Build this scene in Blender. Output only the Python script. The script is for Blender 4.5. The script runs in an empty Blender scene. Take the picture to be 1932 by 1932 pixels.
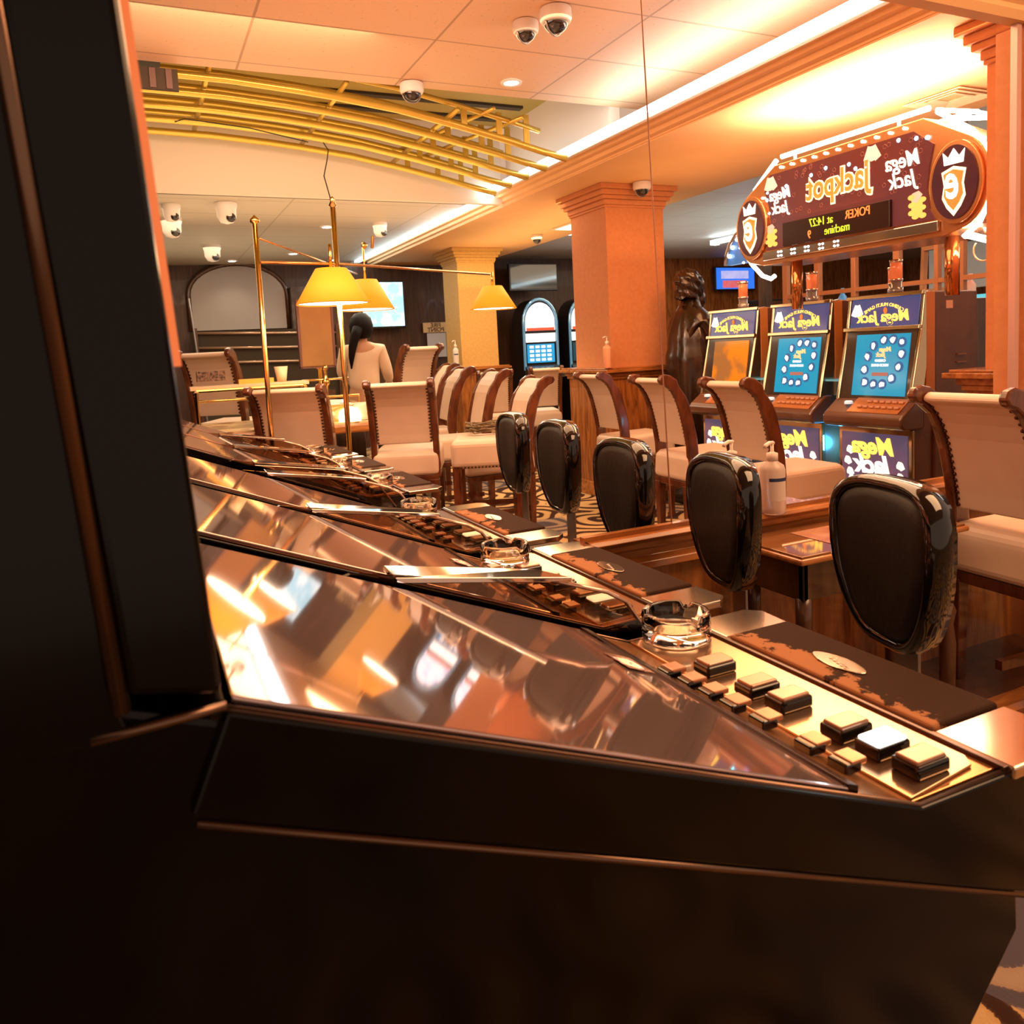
import bpy, bmesh, math, random
from mathutils import Vector, Matrix
random.seed(7)
S = bpy.context.scene
COL = S.collection
PI = math.pi

# ------------------------------------------------------------------ camera
# world axes: X runs along the mirror wall, Y runs away from the camera along the row of slot terminals
EYE = 1.25
TH = math.radians(25); PT = math.atan(140/1490); RO = math.atan(.05)
_s, _c = math.sin(TH), math.cos(TH)
Fv = Vector((_s*math.cos(PT), _c*math.cos(PT), -math.sin(PT)))
R0 = Vector((_c, -_s, 0)); U0 = R0.cross(Fv)
Rv = R0*math.cos(RO) - U0*math.sin(RO)
Uv = U0*math.cos(RO) + R0*math.sin(RO)
cd = bpy.data.cameras.new('camera')
cam = bpy.data.objects.new('camera', cd); COL.objects.link(cam)
m = Matrix.Identity(4)
for i in range(3):
    m[i][0] = Rv[i]; m[i][1] = Uv[i]; m[i][2] = -Fv[i]
m[2][3] = EYE
cam.matrix_world = m
cd.sensor_width = 36; cd.lens = 36*1490/1932
cd.shift_y = -(966-800)/1932
cd.clip_start = .02
cd.dof.use_dof = True; cd.dof.focus_distance = 2.6; cd.dof.aperture_fstop = 9
S.camera = cam

# ------------------------------------------------------------------ world, exposure
w = bpy.data.worlds.new('room_glow'); S.world = w; w.use_nodes = True
w.node_tree.nodes['Background'].inputs[0].default_value = (1, .64, .44, 1)
w.node_tree.nodes['Background'].inputs[1].default_value = .52
S.view_settings.view_transform = 'Standard'; S.view_settings.look = 'None'
S.view_settings.exposure = .30; S.view_settings.gamma = 1
S.view_settings.use_curve_mapping = False

def area(name, loc, rot, sx, sy, power, col):
    l = bpy.data.lights.new(name, 'AREA'); l.shape = 'RECTANGLE'; l.size = sx; l.size_y = sy
    l.energy = power; l.color = col
    o = bpy.data.objects.new(name, l); COL.objects.link(o); o.location = loc; o.rotation_euler = rot
    return o
def point(name, loc, power, col, r=.05):
    l = bpy.data.lights.new(name, 'POINT'); l.energy = power; l.color = col; l.shadow_soft_size = r
    o = bpy.data.objects.new(name, l); COL.objects.link(o); o.location = loc
    return o
def spot(name, loc, power, col, ang=120, blend=.6, r=.04):
    l = bpy.data.lights.new(name, 'SPOT'); l.energy = power; l.color = col; l.spot_size = math.radians(ang)
    l.spot_blend = blend; l.shadow_soft_size = r
    o = bpy.data.objects.new(name, l); COL.objects.link(o); o.location = loc
    return o
WARM = (1, .66, .40)
# added fills to brighten the hall: large unseen soft areas under the ceilings
area('hall_fill', (1.6, 3.1, 2.80), (0, 0, 0), 2.6, 1.8, 62, (1, .56, .29))
area('hall_fill', (3.6, 3.2, 2.47), (0, 0, 0), .8, 2.6, 38, (1, .50, .22))
area('hall_fill', (3.7, 7.2, 2.47), (0, 0, 0), .9, 2.5, 48, (1, .66, .34))
area('hall_fill', (1.0, 8.0, 2.47), (0, 0, 0), 3, 2.5, 66, (1, .74, .48))
area('hall_fill', (7.0, 8.0, 2.55), (0, 0, 0), 3, 3, 70, (1, .70, .44))
area('hall_fill', (2.4, .5, 2.60), (0, 0, 0), 1.6, 1.6, 60, (1, .54, .27))
area('hall_fill', (-.9, 3.0, 2.80), (0, math.radians(-35), 0), 1.6, 2.6, 60, (1, .68, .48))  # added camera-side fill to lift the cream chair backs
area('hall_fill', (7.0, 4.2, 2.55), (0, 0, 0), 3, 3, 40, (1, .70, .44))
area('ceiling_wash', (7.4, 4.6, 1.9), (PI, 0, 0), 3.5, 3.0, 22, (1, .80, .60))  # added upward fill brightening the area behind the sign
area('hall_fill', (.6, 3.9, 2.80), (math.radians(40), 0, 0), 1.2, .8, 42, (1, .62, .42))  # added tilted fill for the chair backs near the roulette table
# added unseen upward fills, standing in for room light bounced onto the ceilings
area('ceiling_wash', (1.0, 3.4, 1.75), (PI, 0, 0), 2.5, 2.5, 15, (1, .56, .30))
area('ceiling_wash', (1.5, 6.6, 2.0), (PI, 0, 0), 3.0, 1.5, 16, (1, .66, .38))
area('ceiling_wash', (.8, 8.9, 1.9), (PI, 0, 0), 3.0, 2.0, 9, (1, .82, .58))
area('ceiling_wash', (3.9, 7.4, 2.0), (PI, 0, 0), .8, 3.0, 12, (1, .66, .28))
area('ceiling_wash', (3.7, 4.0, 1.9), (PI, 0, 0), .8, 2.5, 7, (1, .55, .22))
area('ceiling_wash', (6.8, 7.6, 1.9), (PI, 0, 0), 3.0, 3.0, 14, (1, .88, .76))

# ------------------------------------------------------------------ materials
MATS = {}
def mat(name, col, rough=.5, metal=0., emit=None, es=0., coat=0., spec=.5, ior=1.45, trans=0., alpha=1.):
    if name in MATS: return MATS[name]
    M = bpy.data.materials.new(name); M.use_nodes = True
    b = M.node_tree.nodes['Principled BSDF']
    b.inputs['Base Color'].default_value = (*col, 1)
    b.inputs['Roughness'].default_value = rough
    b.inputs['Metallic'].default_value = metal
    b.inputs['Specular IOR Level'].default_value = spec
    b.inputs['IOR'].default_value = ior
    b.inputs['Coat Weight'].default_value = coat
    b.inputs['Coat Roughness'].default_value = .05
    b.inputs['Transmission Weight'].default_value = trans
    b.inputs['Alpha'].default_value = alpha
    if emit:
        b.inputs['Emission Color'].default_value = (*emit, 1); b.inputs['Emission Strength'].default_value = es
    MATS[name] = M
    return M
def nodes(M): return M.node_tree.nodes, M.node_tree.links, M.node_tree.nodes['Principled BSDF']
def ramp(n, stops):
    r = n.new('ShaderNodeValToRGB'); e = r.color_ramp.elements
    while len(e) < len(stops): e.new(.5)
    for x, (p, c) in zip(e, stops): x.position = p; x.color = (*c, 1)
    return r
def coords(n, l, scale=(1, 1, 1), rot=(0, 0, 0)):
    t = n.new('ShaderNodeTexCoord'); mp = n.new('ShaderNodeMapping')
    mp.inputs['Scale'].default_value = scale; mp.inputs['Rotation'].default_value = rot
    l.new(t.outputs['Object'], mp.inputs['Vector']); return mp
def wood(name, dark, light, rough=.28, scale=(3, 3, 18), coat=.4, rot=(0, 0, 0)):
    M = mat(name, light, rough, coat=coat); n, l, b = nodes(M)
    mp = coords(n, l, scale, rot)
    ns = n.new('ShaderNodeTexNoise'); ns.inputs['Scale'].default_value = 2.2; ns.inputs['Detail'].default_value = 6
    ns.inputs['Distortion'].default_value = .6
    l.new(mp.outputs[0], ns.inputs['Vector'])
    r = ramp(n, [(.3, dark), (.72, light)]); l.new(ns.outputs['Fac'], r.inputs[0]); l.new(r.outputs[0], b.inputs['Base Color'])
    return M
def mottled(name, a, bcol, rough=.6, scale=8, bump=.0, lo=.35, hi=.65, **k):
    M = mat(name, a, rough, **k); n, l, b = nodes(M)
    mp = coords(n, l)
    ns = n.new('ShaderNodeTexNoise'); ns.inputs['Scale'].default_value = scale; ns.inputs['Detail'].default_value = 5
    l.new(mp.outputs[0], ns.inputs['Vector'])
    r = ramp(n, [(lo, a), (hi, bcol)]); l.new(ns.outputs['Fac'], r.inputs[0]); l.new(r.outputs[0], b.inputs['Base Color'])
    if bump:
        bm = n.new('ShaderNodeBump'); bm.inputs['Strength'].default_value = bump; bm.inputs['Distance'].default_value = .004
        l.new(ns.outputs['Fac'], bm.inputs['Height']); l.new(bm.outputs[0], b.inputs['Normal'])
    return M

WOOD = wood('varnished_orange_wood', (.16, .045, .010), (.42, .15, .035), .25, (14, 14, 2))
WOODH = wood('varnished_orange_wood_rail', (.22, .07, .015), (.50, .19, .05), .22, (2, 14, 14))
WDARK = wood('dark_wood', (.035, .014, .007), (.10, .042, .020), .3, (12, 12, 2))
WCHAIR = wood('mahogany', (.055, .014, .006), (.16, .048, .018), .22, (10, 10, 3))
WPANEL = wood('dark_panelling', (.035, .014, .008), (.095, .040, .022), .45, (16, 16, 1.5), coat=.1)
CREAM = mottled('cream_leather', (.60, .44, .33), (.66, .50, .38), .38, 5, .1)
BLACKLEATHER = mottled('black_leather', (.006, .0055, .005), (.011, .0095, .008), .5, 60, .25)
BLACKGLOSS = mat('glossy_black_lacquer', (.006, .005, .005), .08, coat=.6)
CAB = mottled('brown_black_cabinet', (.0024, .0017, .0016), (.0042, .0030, .0027), .17, 3, coat=.0, spec=.28)
CABEDGE = mat('cabinet_edge_bronze', (.20, .12, .08), .25, .9)
CHROME = mat('chrome', (.80, .74, .68), .07, 1)
STEEL = mat('brushed_steel', (.30, .27, .26), .38, .9)
BRASS = mat('brass', (.75, .50, .18), .16, 1)
PLATE = mat('polished_plate', (.75, .60, .48), .13, .95)
SCREENG = mat('deck_glass', (.72, .54, .51), .045, .82)
PANELM = mat('button_plate', (.55, .36, .22), .16, .85)
WHITEP = mat('white_plaster', (.74, .62, .52), .7)
GOLDP = mottled('gold_plaster', (.56, .32, .09), (.62, .37, .11), .7, 40, .05)
ORANGEP = mottled('peach_plaster', (.54, .205, .075), (.58, .23, .09), .75, 30, .08)
SOFFIT = mottled('warm_ceiling_paint', (.74, .43, .20), (.78, .46, .22), .8, 3)
PIPE = mat('gold_painted_tube', (.62, .42, .07), .22, .45)
DARKV = mat('ceiling_void', (.04, .025, .012), .8)
OLIVEV = mat('void_board', (.34, .22, .045), .7)
NEON = mat('neon_white', (1, 1, 1), .3, emit=(1, .80, .66), es=16)
COVE = mat('cove_tube', (1, 1, 1), .3, emit=(.72, .93, 1), es=7)
BULB = mat('bulb_white', (1, 1, 1), .3, emit=(.80, .90, 1), es=7)
DLIGHT = mat('downlight_lens', (1, 1, 1), .3, emit=(1, .93, .82), es=10)
CAMW = mat('camera_white', (.75, .70, .66), .4)
CAMD = mat('camera_dome', (.015, .012, .012), .05, coat=.5)
TXTW = mat('lettering_white', (.9, .85, .8), .4, emit=(1, .90, .76), es=1.0)
TXTO = mat('lettering_orange', (.9, .35, .1), .4, emit=(1, .30, .08), es=.9)
TXTY = mat('lettering_yellow', (.9, .6, .1), .4, emit=(1, .66, .12), es=1.0)
LEDO = mat('led_orange', (.3, .05, .02), .4, emit=(1, .20, .04), es=1.6)
LEDG = mat('led_green', (.2, .25, .02), .4, emit=(.62, .72, .04), es=1.1)
CARDW = mat('card_white', (.85, .85, .82), .4, emit=(.9, .93, .9), es=.7)
BLUED = mat('roundel_blue', (.02, .08, .22), .3, emit=(.015, .10, .30), es=.6)
WIRE = mat('black_wire', (.02, .015, .012), .5)
BLACKP = mat('black_plastic', (.012, .010, .010), .25)
BRONZE = mottled('statue_bronze', (.012, .006, .003), (.035, .014, .005), .22, 6, .3, coat=.3)
RESTM = None

def smoked():
    M = bpy.data.materials.new('smoked_acrylic'); M.use_nodes = True
    n, l = M.node_tree.nodes, M.node_tree.links
    for x in list(n):
        if x.type == 'BSDF_PRINCIPLED': n.remove(x)
    out = [x for x in n if x.type == 'OUTPUT_MATERIAL'][0]
    t = n.new('ShaderNodeBsdfTransparent'); t.inputs[0].default_value = (.66, .52, .38, 1)
    g = n.new('ShaderNodeBsdfGlossy'); g.inputs[0].default_value = (1, .95, .9, 1); g.inputs['Roughness'].default_value = .02
    f = n.new('ShaderNodeFresnel'); f.inputs[0].default_value = 1.5
    x = n.new('ShaderNodeMixShader'); l.new(f.outputs[0], x.inputs[0]); l.new(t.outputs[0], x.inputs[1]); l.new(g.outputs[0], x.inputs[2])
    l.new(x.outputs[0], out.inputs[0]); return M
SMOKED = smoked()
GLASS = mat('clear_glass', (.97, .95, .93), .01, trans=1, ior=1.5)
GEL = mottled('sanitiser_plastic', (.86, .72, .62), (.88, .75, .66), .3, 3, trans=.45)

def shade_mat():
    M = mat('yellow_lamp_fabric', (.80, .36, .03), .7, emit=(1, .36, .012), es=.42)
    return M
SHADE = shade_mat()
LAMPIN = mat('lamp_inside', (1, 1, 1), .5, emit=(1, .90, .66), es=6)

def carpet():
    M = mat('patterned_carpet', (.3, .2, .1), .95, spec=.1); n, l, b = nodes(M)
    mp = coords(n, l)
    nz = n.new('ShaderNodeTexNoise'); nz.inputs['Scale'].default_value = 3.0; nz.inputs['Detail'].default_value = 1
    l.new(mp.outputs[0], nz.inputs['Vector'])
    mx = n.new('ShaderNodeMixRGB'); mx.blend_type = 'ADD'; mx.inputs[0].default_value = .16
    l.new(mp.outputs[0], mx.inputs[1]); l.new(nz.outputs['Color'], mx.inputs[2])
    vo = n.new('ShaderNodeTexVoronoi'); vo.inputs['Scale'].default_value = 2.3; l.new(mx.outputs[0], vo.inputs['Vector'])
    mt = n.new('ShaderNodeMath'); mt.operation = 'MULTIPLY'; mt.inputs[1].default_value = 26; l.new(vo.outputs['Distance'], mt.inputs[0])
    sn = n.new('ShaderNodeMath'); sn.operation = 'SINE'; l.new(mt.outputs[0], sn.inputs[0])
    fz = n.new('ShaderNodeTexNoise'); fz.inputs['Scale'].default_value = 160; l.new(mp.outputs[0], fz.inputs['Vector'])
    ad = n.new('ShaderNodeMath'); ad.operation = 'MULTIPLY_ADD'; ad.inputs[1].default_value = .8; l.new(fz.outputs['Fac'], ad.inputs[0]); l.new(sn.outputs[0], ad.inputs[2])
    r = ramp(n, [(.28, (.045, .020, .014)), (.40, (.09, .045, .03)), (.44, (.50, .30, .13)), (.75, (.55, .36, .17))])
    mr = n.new('ShaderNodeMapRange'); mr.inputs[1].default_value = -1; mr.inputs[2].default_value = 1.8
    l.new(ad.outputs[0], mr.inputs[0]); l.new(mr.outputs[0], r.inputs[0])
    # grey blue accents inside some cells
    r2 = ramp(n, [(.62, (0, 0, 0)), (.66, (1, 1, 1))]); l.new(vo.outputs['Color'], r2.inputs[0])
    mm = n.new('ShaderNodeMixRGB'); mm.inputs[2].default_value = (.13, .13, .17, 1)
    ml = n.new('ShaderNodeMath'); ml.operation = 'MULTIPLY'; ml.inputs[1].default_value = .5; l.new(r2.outputs[0], ml.inputs[0])
    l.new(ml.outputs[0], mm.inputs[0]); l.new(r.outputs[0], mm.inputs[1]); l.new(mm.outputs[0], b.inputs['Base Color'])
    bm = n.new('ShaderNodeBump'); bm.inputs['Strength'].default_value = .5; bm.inputs['Distance'].default_value = .004
    l.new(fz.outputs['Fac'], bm.inputs['Height']); l.new(bm.outputs[0], b.inputs['Normal'])
    return M
CARPET = carpet()

def tiles(name, col, line, sx, sy, ox=0, oy=0, speck=True):
    """suspended ceiling tiles with thin grid lines"""
    M = mat(name, col, .55); n, l, b = nodes(M)
    t = n.new('ShaderNodeTexCoord'); mp = n.new('ShaderNodeMapping'); mp.inputs['Location'].default_value = (ox, oy, 0)
    l.new(t.outputs['Object'], mp.inputs['Vector'])
    br = n.new('ShaderNodeTexBrick'); br.offset = 0; br.squash = 1
    br.inputs['Scale'].default_value = 1; br.inputs['Mortar Size'].default_value = .007
    br.inputs['Brick Width'].default_value = sx; br.inputs['Row Height'].default_value = sy; br.inputs['Mortar Smooth'].default_value = .2
    br.inputs['Color1'].default_value = (*col, 1); br.inputs['Color2'].default_value = (*[c*.96 for c in col], 1)
    br.inputs['Mortar'].default_value = (*line, 1)
    l.new(mp.outputs[0], br.inputs['Vector'])
    ns = n.new('ShaderNodeTexNoise'); ns.inputs['Scale'].default_value = 55; ns.inputs['Detail'].default_value = 3
    l.new(t.outputs['Object'], ns.inputs['Vector'])
    r = ramp(n, [(.26, (.55, .52, .5)), (.36, (1, 1, 1))]); l.new(ns.outputs['Fac'], r.inputs[0])
    mx = n.new('ShaderNodeMixRGB'); mx.blend_type = 'MULTIPLY'; mx.inputs[0].default_value = .6 if speck else 0
    l.new(br.outputs['Color'], mx.inputs[1]); l.new(r.outputs[0], mx.inputs[2]); l.new(mx.outputs[0], b.inputs['Base Color'])
    return M
TILE = tiles('ceiling_tiles_peach', (.66, .41, .245), (.38, .22, .12), .90, .60, .28, .25)
TILE2 = tiles('ceiling_tiles_beige', (.50, .44, .34), (.34, .28, .2), 1.2, .6, 0, .1, False)
TILE3 = tiles('ceiling_tiles_grey', (.50, .48, .46), (.36, .34, .32), .6, .6, 0, .1, False)

def rest_mat():
    M = mat('worn_hand_rest', (.07, .035, .022), .8, spec=.15); n, l, b = nodes(M)
    t = n.new('ShaderNodeTexCoord')
    ns = n.new('ShaderNodeTexNoise'); ns.inputs['Scale'].default_value = 11; ns.inputs['Detail'].default_value = 8; ns.inputs['Roughness'].default_value = .7
    l.new(t.outputs['Object'], ns.inputs['Vector'])
    sep = n.new('ShaderNodeSeparateXYZ'); l.new(t.outputs['Object'], sep.inputs[0])
    # worn strip runs along the player's inner edge
    mr = n.new('ShaderNodeMapRange'); mr.inputs[1].default_value = .905; mr.inputs[2].default_value = .985
    mr.inputs[3].default_value = .16; mr.inputs[4].default_value = -.12
    l.new(sep.outputs[0], mr.inputs[0])
    ad = n.new('ShaderNodeMath'); ad.operation = 'ADD'; l.new(ns.outputs['Fac'], ad.inputs[0]); l.new(mr.outputs[0], ad.inputs[1])
    r = ramp(n, [(.545, (.040, .017, .008)), (.575, (.42, .19, .085))]); l.new(ad.outputs[0], r.inputs[0])
    l.new(r.outputs[0], b.inputs['Base Color'])
    f = n.new('ShaderNodeTexNoise'); f.inputs['Scale'].default_value = 500; l.new(t.outputs['Object'], f.inputs['Vector'])
    bm = n.new('ShaderNodeBump'); bm.inputs['Strength'].default_value = .4; bm.inputs['Distance'].default_value = .001
    l.new(f.outputs['Fac'], bm.inputs['Height']); l.new(bm.outputs[0], b.inputs['Normal'])
    return M
RESTM = rest_mat()

# ------------------------------------------------------------------ mesh helpers
class MB:
    def __init__(s): s.v = []; s.f = []
    def add(s, vs, fs):
        k = len(s.v); s.v += [tuple(x) for x in vs]; s.f += [tuple(i+k for i in f) for f in fs]; return s
    def box(s, x0, x1, y0, y1, z0, z1):
        return s.add([(x0,y0,z0),(x1,y0,z0),(x1,y1,z0),(x0,y1,z0),(x0,y0,z1),(x1,y0,z1),(x1,y1,z1),(x0,y1,z1)],
                     [(0,3,2,1),(4,5,6,7),(0,1,5,4),(1,2,6,5),(2,3,7,6),(3,0,4,7)])
    def prism(s, pts, a, b, axis='y'):
        """polygon of 2D points extruded from a to b along axis"""
        def P(p, t):
            if axis == 'y': return (p[0], t, p[1])
            if axis == 'x': return (t, p[0], p[1])
            return (p[0], p[1], t)
        n = len(pts)
        return s.add([P(p, a) for p in pts] + [P(p, b) for p in pts],
                     [tuple(range(n)), tuple(range(2*n-1, n-1, -1))] + [(i, i+n, (i+1) % n+n, (i+1) % n) for i in range(n)])
    def quadsolid(s, c8):
        return s.add(c8, [(0,3,2,1),(4,5,6,7),(0,1,5,4),(1,2,6,5),(2,3,7,6),(3,0,4,7)])
    def lathe(s, prof, c=(0, 0, 0), n=24, axis='z', cap=True, sx=1, sy=1):
        vs = []; fs = []
        for r, h in prof:
            for i in range(n):
                a = 2*PI*i/n; p = (r*math.cos(a)*sx, r*math.sin(a)*sy, h)
                if axis == 'x': p = (p[2], p[0], p[1])
                if axis == 'y': p = (p[0], p[2], p[1])
                vs.append((p[0]+c[0], p[1]+c[1], p[2]+c[2]))
        for j in range(len(prof)-1):
            for i in range(n): fs.append((j*n+i, j*n+(i+1) % n, (j+1)*n+(i+1) % n, (j+1)*n+i))
        if cap:
            fs.append(tuple(reversed(range(n)))); k = (len(prof)-1)*n; fs.append(tuple(range(k, k+n)))
        return s.add(vs, fs)
    def tube(s, pts, r, n=8, closed=False):
        P = [Vector(p) for p in pts]; vs = []; fs = []; N = len(P); up = None
        for i, p in enumerate(P):
            if closed: d = (P[(i+1) % N]-P[i-1])
            else: d = (P[min(i+1, N-1)]-P[max(i-1, 0)])
            d.normalize()
            if up is None:
                up = Vector((0, 0, 1)) if abs(d.z) < .9 else Vector((1, 0, 0))
            x = d.cross(up); x.normalize(); y = x.cross(d); y.normalize(); up = y
            rr = r[i] if isinstance(r, (list, tuple)) else r
            for k in range(n):
                a = 2*PI*k/n; vs.append(tuple(p + x*math.cos(a)*rr + y*math.sin(a)*rr))
        M = N if closed else N-1
        for i in range(M):
            for k in range(n):
                fs.append((i*n+k, i*n+(k+1) % n, ((i+1) % N)*n+(k+1) % n, ((i+1) % N)*n+k))
        if not closed:
            fs.append(tuple(reversed(range(n)))); fs.append(tuple(range((N-1)*n, N*n)))
        return s.add(vs, fs)
    def grid(s, fn, nu, nv):
        vs = [fn(i/nu, j/nv) for j in range(nv+1) for i in range(nu+1)]
        fs = [(j*(nu+1)+i, j*(nu+1)+i+1, (j+1)*(nu+1)+i+1, (j+1)*(nu+1)+i) for j in range(nv) for i in range(nu)]
        return s.add(vs, fs)
    def xf(s, M):
        s.v = [tuple(M @ Vector(v)) for v in s.v]; return s
    def build(s, name, m, parent=None, smooth=False, bevel=0, seg=2, sub=0, solid=0):
        me = bpy.data.meshes.new(name); me.from_pydata(s.v, [], s.f); me.update()
        bm = bmesh.new(); bm.from_mesh(me); bmesh.ops.recalc_face_normals(bm, faces=bm.faces); bm.to_mesh(me); bm.free()
        me.materials.append(m)
        o = bpy.data.objects.new(name, me); COL.objects.link(o)
        if parent: o.parent = parent
        if smooth:
            for p in me.polygons: p.use_smooth = True
        if solid:
            x = o.modifiers.new('s', 'SOLIDIFY'); x.thickness = solid; x.offset = 0
        if bevel:
            x = o.modifiers.new('b', 'BEVEL'); x.width = bevel; x.segments = seg; x.limit_method = 'ANGLE'; x.angle_limit = .6
        if sub:
            x = o.modifiers.new('u', 'SUBSURF'); x.levels = sub; x.render_levels = sub
        return o
def box(*a): return MB().box(*a)
def thing(name, label, cat, loc=(0, 0, 0), rz=0, group=None, sc=1):
    o = bpy.data.objects.new(name, None); COL.objects.link(o); o.location = loc; o.rotation_euler = (0, 0, rz)
    o.scale = (sc, sc, sc); o.empty_display_size = .1
    return tag(o, label, cat, group)
def tag(o, label, cat, group=None, kind=None):
    o['label'] = label; o['category'] = cat
    if group: o['group'] = group
    if kind: o['kind'] = kind
    return o
def struct(o): o['kind'] = 'structure'; return o
def copy_tree(o, parent=None):
    c = o.copy(); COL.objects.link(c)
    if parent: c.parent = parent
    for ch in [x for x in KIDS.get(o.name, [])]: 
        d = copy_tree(ch, c); KIDS.setdefault(c.name, []).append(d)
    return c
KIDS = {}
def index(o):
    for ch in o.children: KIDS.setdefault(o.name, []).append(ch); index(ch)
def clones(o): index(o); return o
def again(src, label, loc, rz=None, group=None, sc=None):
    c = copy_tree(src); c.location = loc; c['label'] = label
    if rz is not None: c.rotation_euler = (0, 0, rz)
    if group: c['group'] = group
    if sc: c.scale = sc if isinstance(sc, tuple) else (sc, sc, sc)
    return c

def text(body, size, m, parent, O, X, Y, ext=.002, shear=0, off=0, sx=1, name='lettering', align='CENTER', arc=0):
    """text curve turned into a mesh; O = anchor, X = reading direction, Y = up direction"""
    cu = bpy.data.curves.new(name, 'FONT'); cu.body = body; cu.size = size; cu.align_x = align; cu.align_y = 'CENTER'
    cu.extrude = ext; cu.shear = shear; cu.offset = off; cu.resolution_u = 3
    t = bpy.data.objects.new(name, cu); COL.objects.link(t)
    dg = bpy.context.evaluated_depsgraph_get(); me = bpy.data.meshes.new_from_object(t.evaluated_get(dg))
    bpy.data.objects.remove(t); me.name = name
    X = Vector(X).normalized(); Y = Vector(Y).normalized(); Z = X.cross(Y); O = Vector(O)
    for v in me.vertices:
        x, y, z = v.co.x*sx, v.co.y, v.co.z
        if arc:
            a = x/arc; x = math.sin(a)*(arc+y); y = math.cos(a)*(arc+y)-arc
        v.co = O + X*x + Y*y + Z*z
    me.materials.clear(); me.materials.append(m)
    o = bpy.data.objects.new(name, me); COL.objects.link(o); o.parent = parent
    return o

# ------------------------------------------------------------------ the hall: floor, ceilings, walls
UW = 1.83          # plane of the mirror wall
struct(box(-7, 14, -3, 13, -.05, 0).build('floor', CARPET))
struct(box(-3, 3.60, -2.5, 4.67, 2.85, 2.90).build('ceiling', TILE))
struct(box(3.55, 3.60, UW, 4.67, 2.56, 2.86).build('trim_14', WHITEP))
struct(box(-5, 2.64, 6.34, 11, 2.50, 2.55).build('ceiling', TILE2))
# painted soffit band on the columns with a stepped cornice along the cove
struct(box(2.98, 4.5, UW, 11, 2.50, 2.56).build('ceiling', SOFFIT))
struct(box(4.5, 14, UW-.2, 11, 2.60, 2.66).build('ceiling', TILE3))
struct(MB().prism([(2.86, 2.60), (2.86, 2.575), (2.90, 2.57), (2.905, 2.55), (2.945, 2.545), (2.95, 2.52), (2.985, 2.51), (2.985, 2.49), (3.03, 2.49), (3.03, 2.60)], UW-.3, 11, 'y').build('trim_1', SOFFIT))
lip = struct(box(2.83, 2.86, UW-.3, 11, 2.565, 2.60).build('trim_2', WHITEP))
struct(box(2.60, 3.0, 6.36, 10.75, 2.60, 2.64).build('trim_20', WHITEP))
cove = tag(MB().box(2.80, 2.842, UW+.03, 6.28, 2.60, 2.625).box(2.76, 2.825, 6.20, 10.70, 2.53, 2.57).build('cove_light', COVE), 'long cool white light strip running along the ceiling cornice', 'light')
area('cove_glow', (2.93, 3.25, 2.66), (PI, 0, 0), .10, 2.7, 7.5, (.60, .92, 1))
area('cove_glow', (2.70, 8.4, 2.44), (0, math.radians(115), 0), .06, 3.6, 5, (.66, .88, 1))
# opening with the tube lattice: board above, side return, bulkhead
struct(box(-3, 3.10, 4.67, 6.34, 3.15, 3.18).build('ceiling', OLIVEV))
struct(box(-3, 3.10, 4.60, 4.67, 2.90, 3.16).build('trim_3', OLIVEV))
struct(box(3.02, 3.10, 4.67, 6.34, 2.56, 3.16).build('trim_4', WHITEP))
struct(box(-3, 2.95, 6.30, 6.36, 2.50, 3.16).build('wall_bulkhead', WHITEP))
for k, y in enumerate((4.78, 5.05, 5.38, 5.72, 6.05)): struct(box(.0+.25*k, 2.9, y, y+.07, 3.13, 3.155).build('trim_%d' % (15+k), DARKV))
struct(box(-.1, .24, 4.68, 4.9, 2.86, 3.1).build('trim_5', DARKV))
# back wall, side walls
struct(box(-5, 14, 10.75, 10.85, 0, 2.7).build('wall_back', WPANEL))
struct(box(-5.1, -5, -3, 11, 0, 2.9).build('wall_left', WPANEL))
struct(box(13.5, 13.6, -3, 11, 0, 2.7).build('wall_right', WOOD))
struct(box(7.2, 13.4, 10.70, 10.75, 0, 2.6).build('trim_6', WOOD))

# mirror wall: wooden dado, sill moulding, frame and the pane joint (the panes show the hall beyond)
struct(box(1.06, 2.9, UW+.012, UW+.05, 0, .70).build('wall_mirror', WOOD))
struct(MB().prism([(UW+.05, .722), (UW-.035, .722), (UW-.045, .712), (UW-.035, .700), (UW-.030, .685), (UW-.010, .675), (UW-.004, .655), (UW-.022, .640), (UW-.026, .622), (UW-.002, .612), (UW+.05, .61)], 1.045, 2.95, 'x').build('trim_7', WOODH, bevel=.002))
struct(box(1.045, 2.9, UW-.01, UW+.012, .722, .734).build('trim_8', WOODH))
struct(box(1.3, 2.95, UW-.36, UW+.012, 0, .085).build('trim_9', WDARK))
struct(MB().prism([(UW-.36, .02), (UW-.385, .03), (UW-.385, .05), (UW-.365, .058), (UW-.375, .085), (UW-.36, .098), (UW-.30, .098), (UW-.30, .02)], 1.3, 3.2, 'x').build('trim_10', WOODH))
joint = struct(MB().tube([(1.291, UW, 2.29), (1.342, UW, .735)], .0022, 6).build('trim_11', mat('joint_brass', (.55, .28, .16), .3, .8)))
struct(MB().prism([(UW+.03, 2.30), (UW-.02, 2.30), (UW-.035, 2.325), (UW-.03, 2.345), (UW-.06, 2.37), (UW-.07, 2.40), (UW-.10, 2.43), (UW-.10, 2.47), (UW+.03, 2.47)], -3, 3.4, 'x').build('trim_12', SOFFIT))
struct(box(-3, 3.4, UW-.01, UW+.03, 2.47, 2.9).build('wall_above_mirror', SOFFIT))
struct(box(2.875, 2.90, UW-.004, UW+.02, .722, 2.30).build('trim_13', mat('mirror_edge', (.60, .38, .34), .25, .3)))
struct(box(2.915, 3.5, UW-.03, UW+.10, 0, 2.30).build('wall_pier', ORANGEP))

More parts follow.
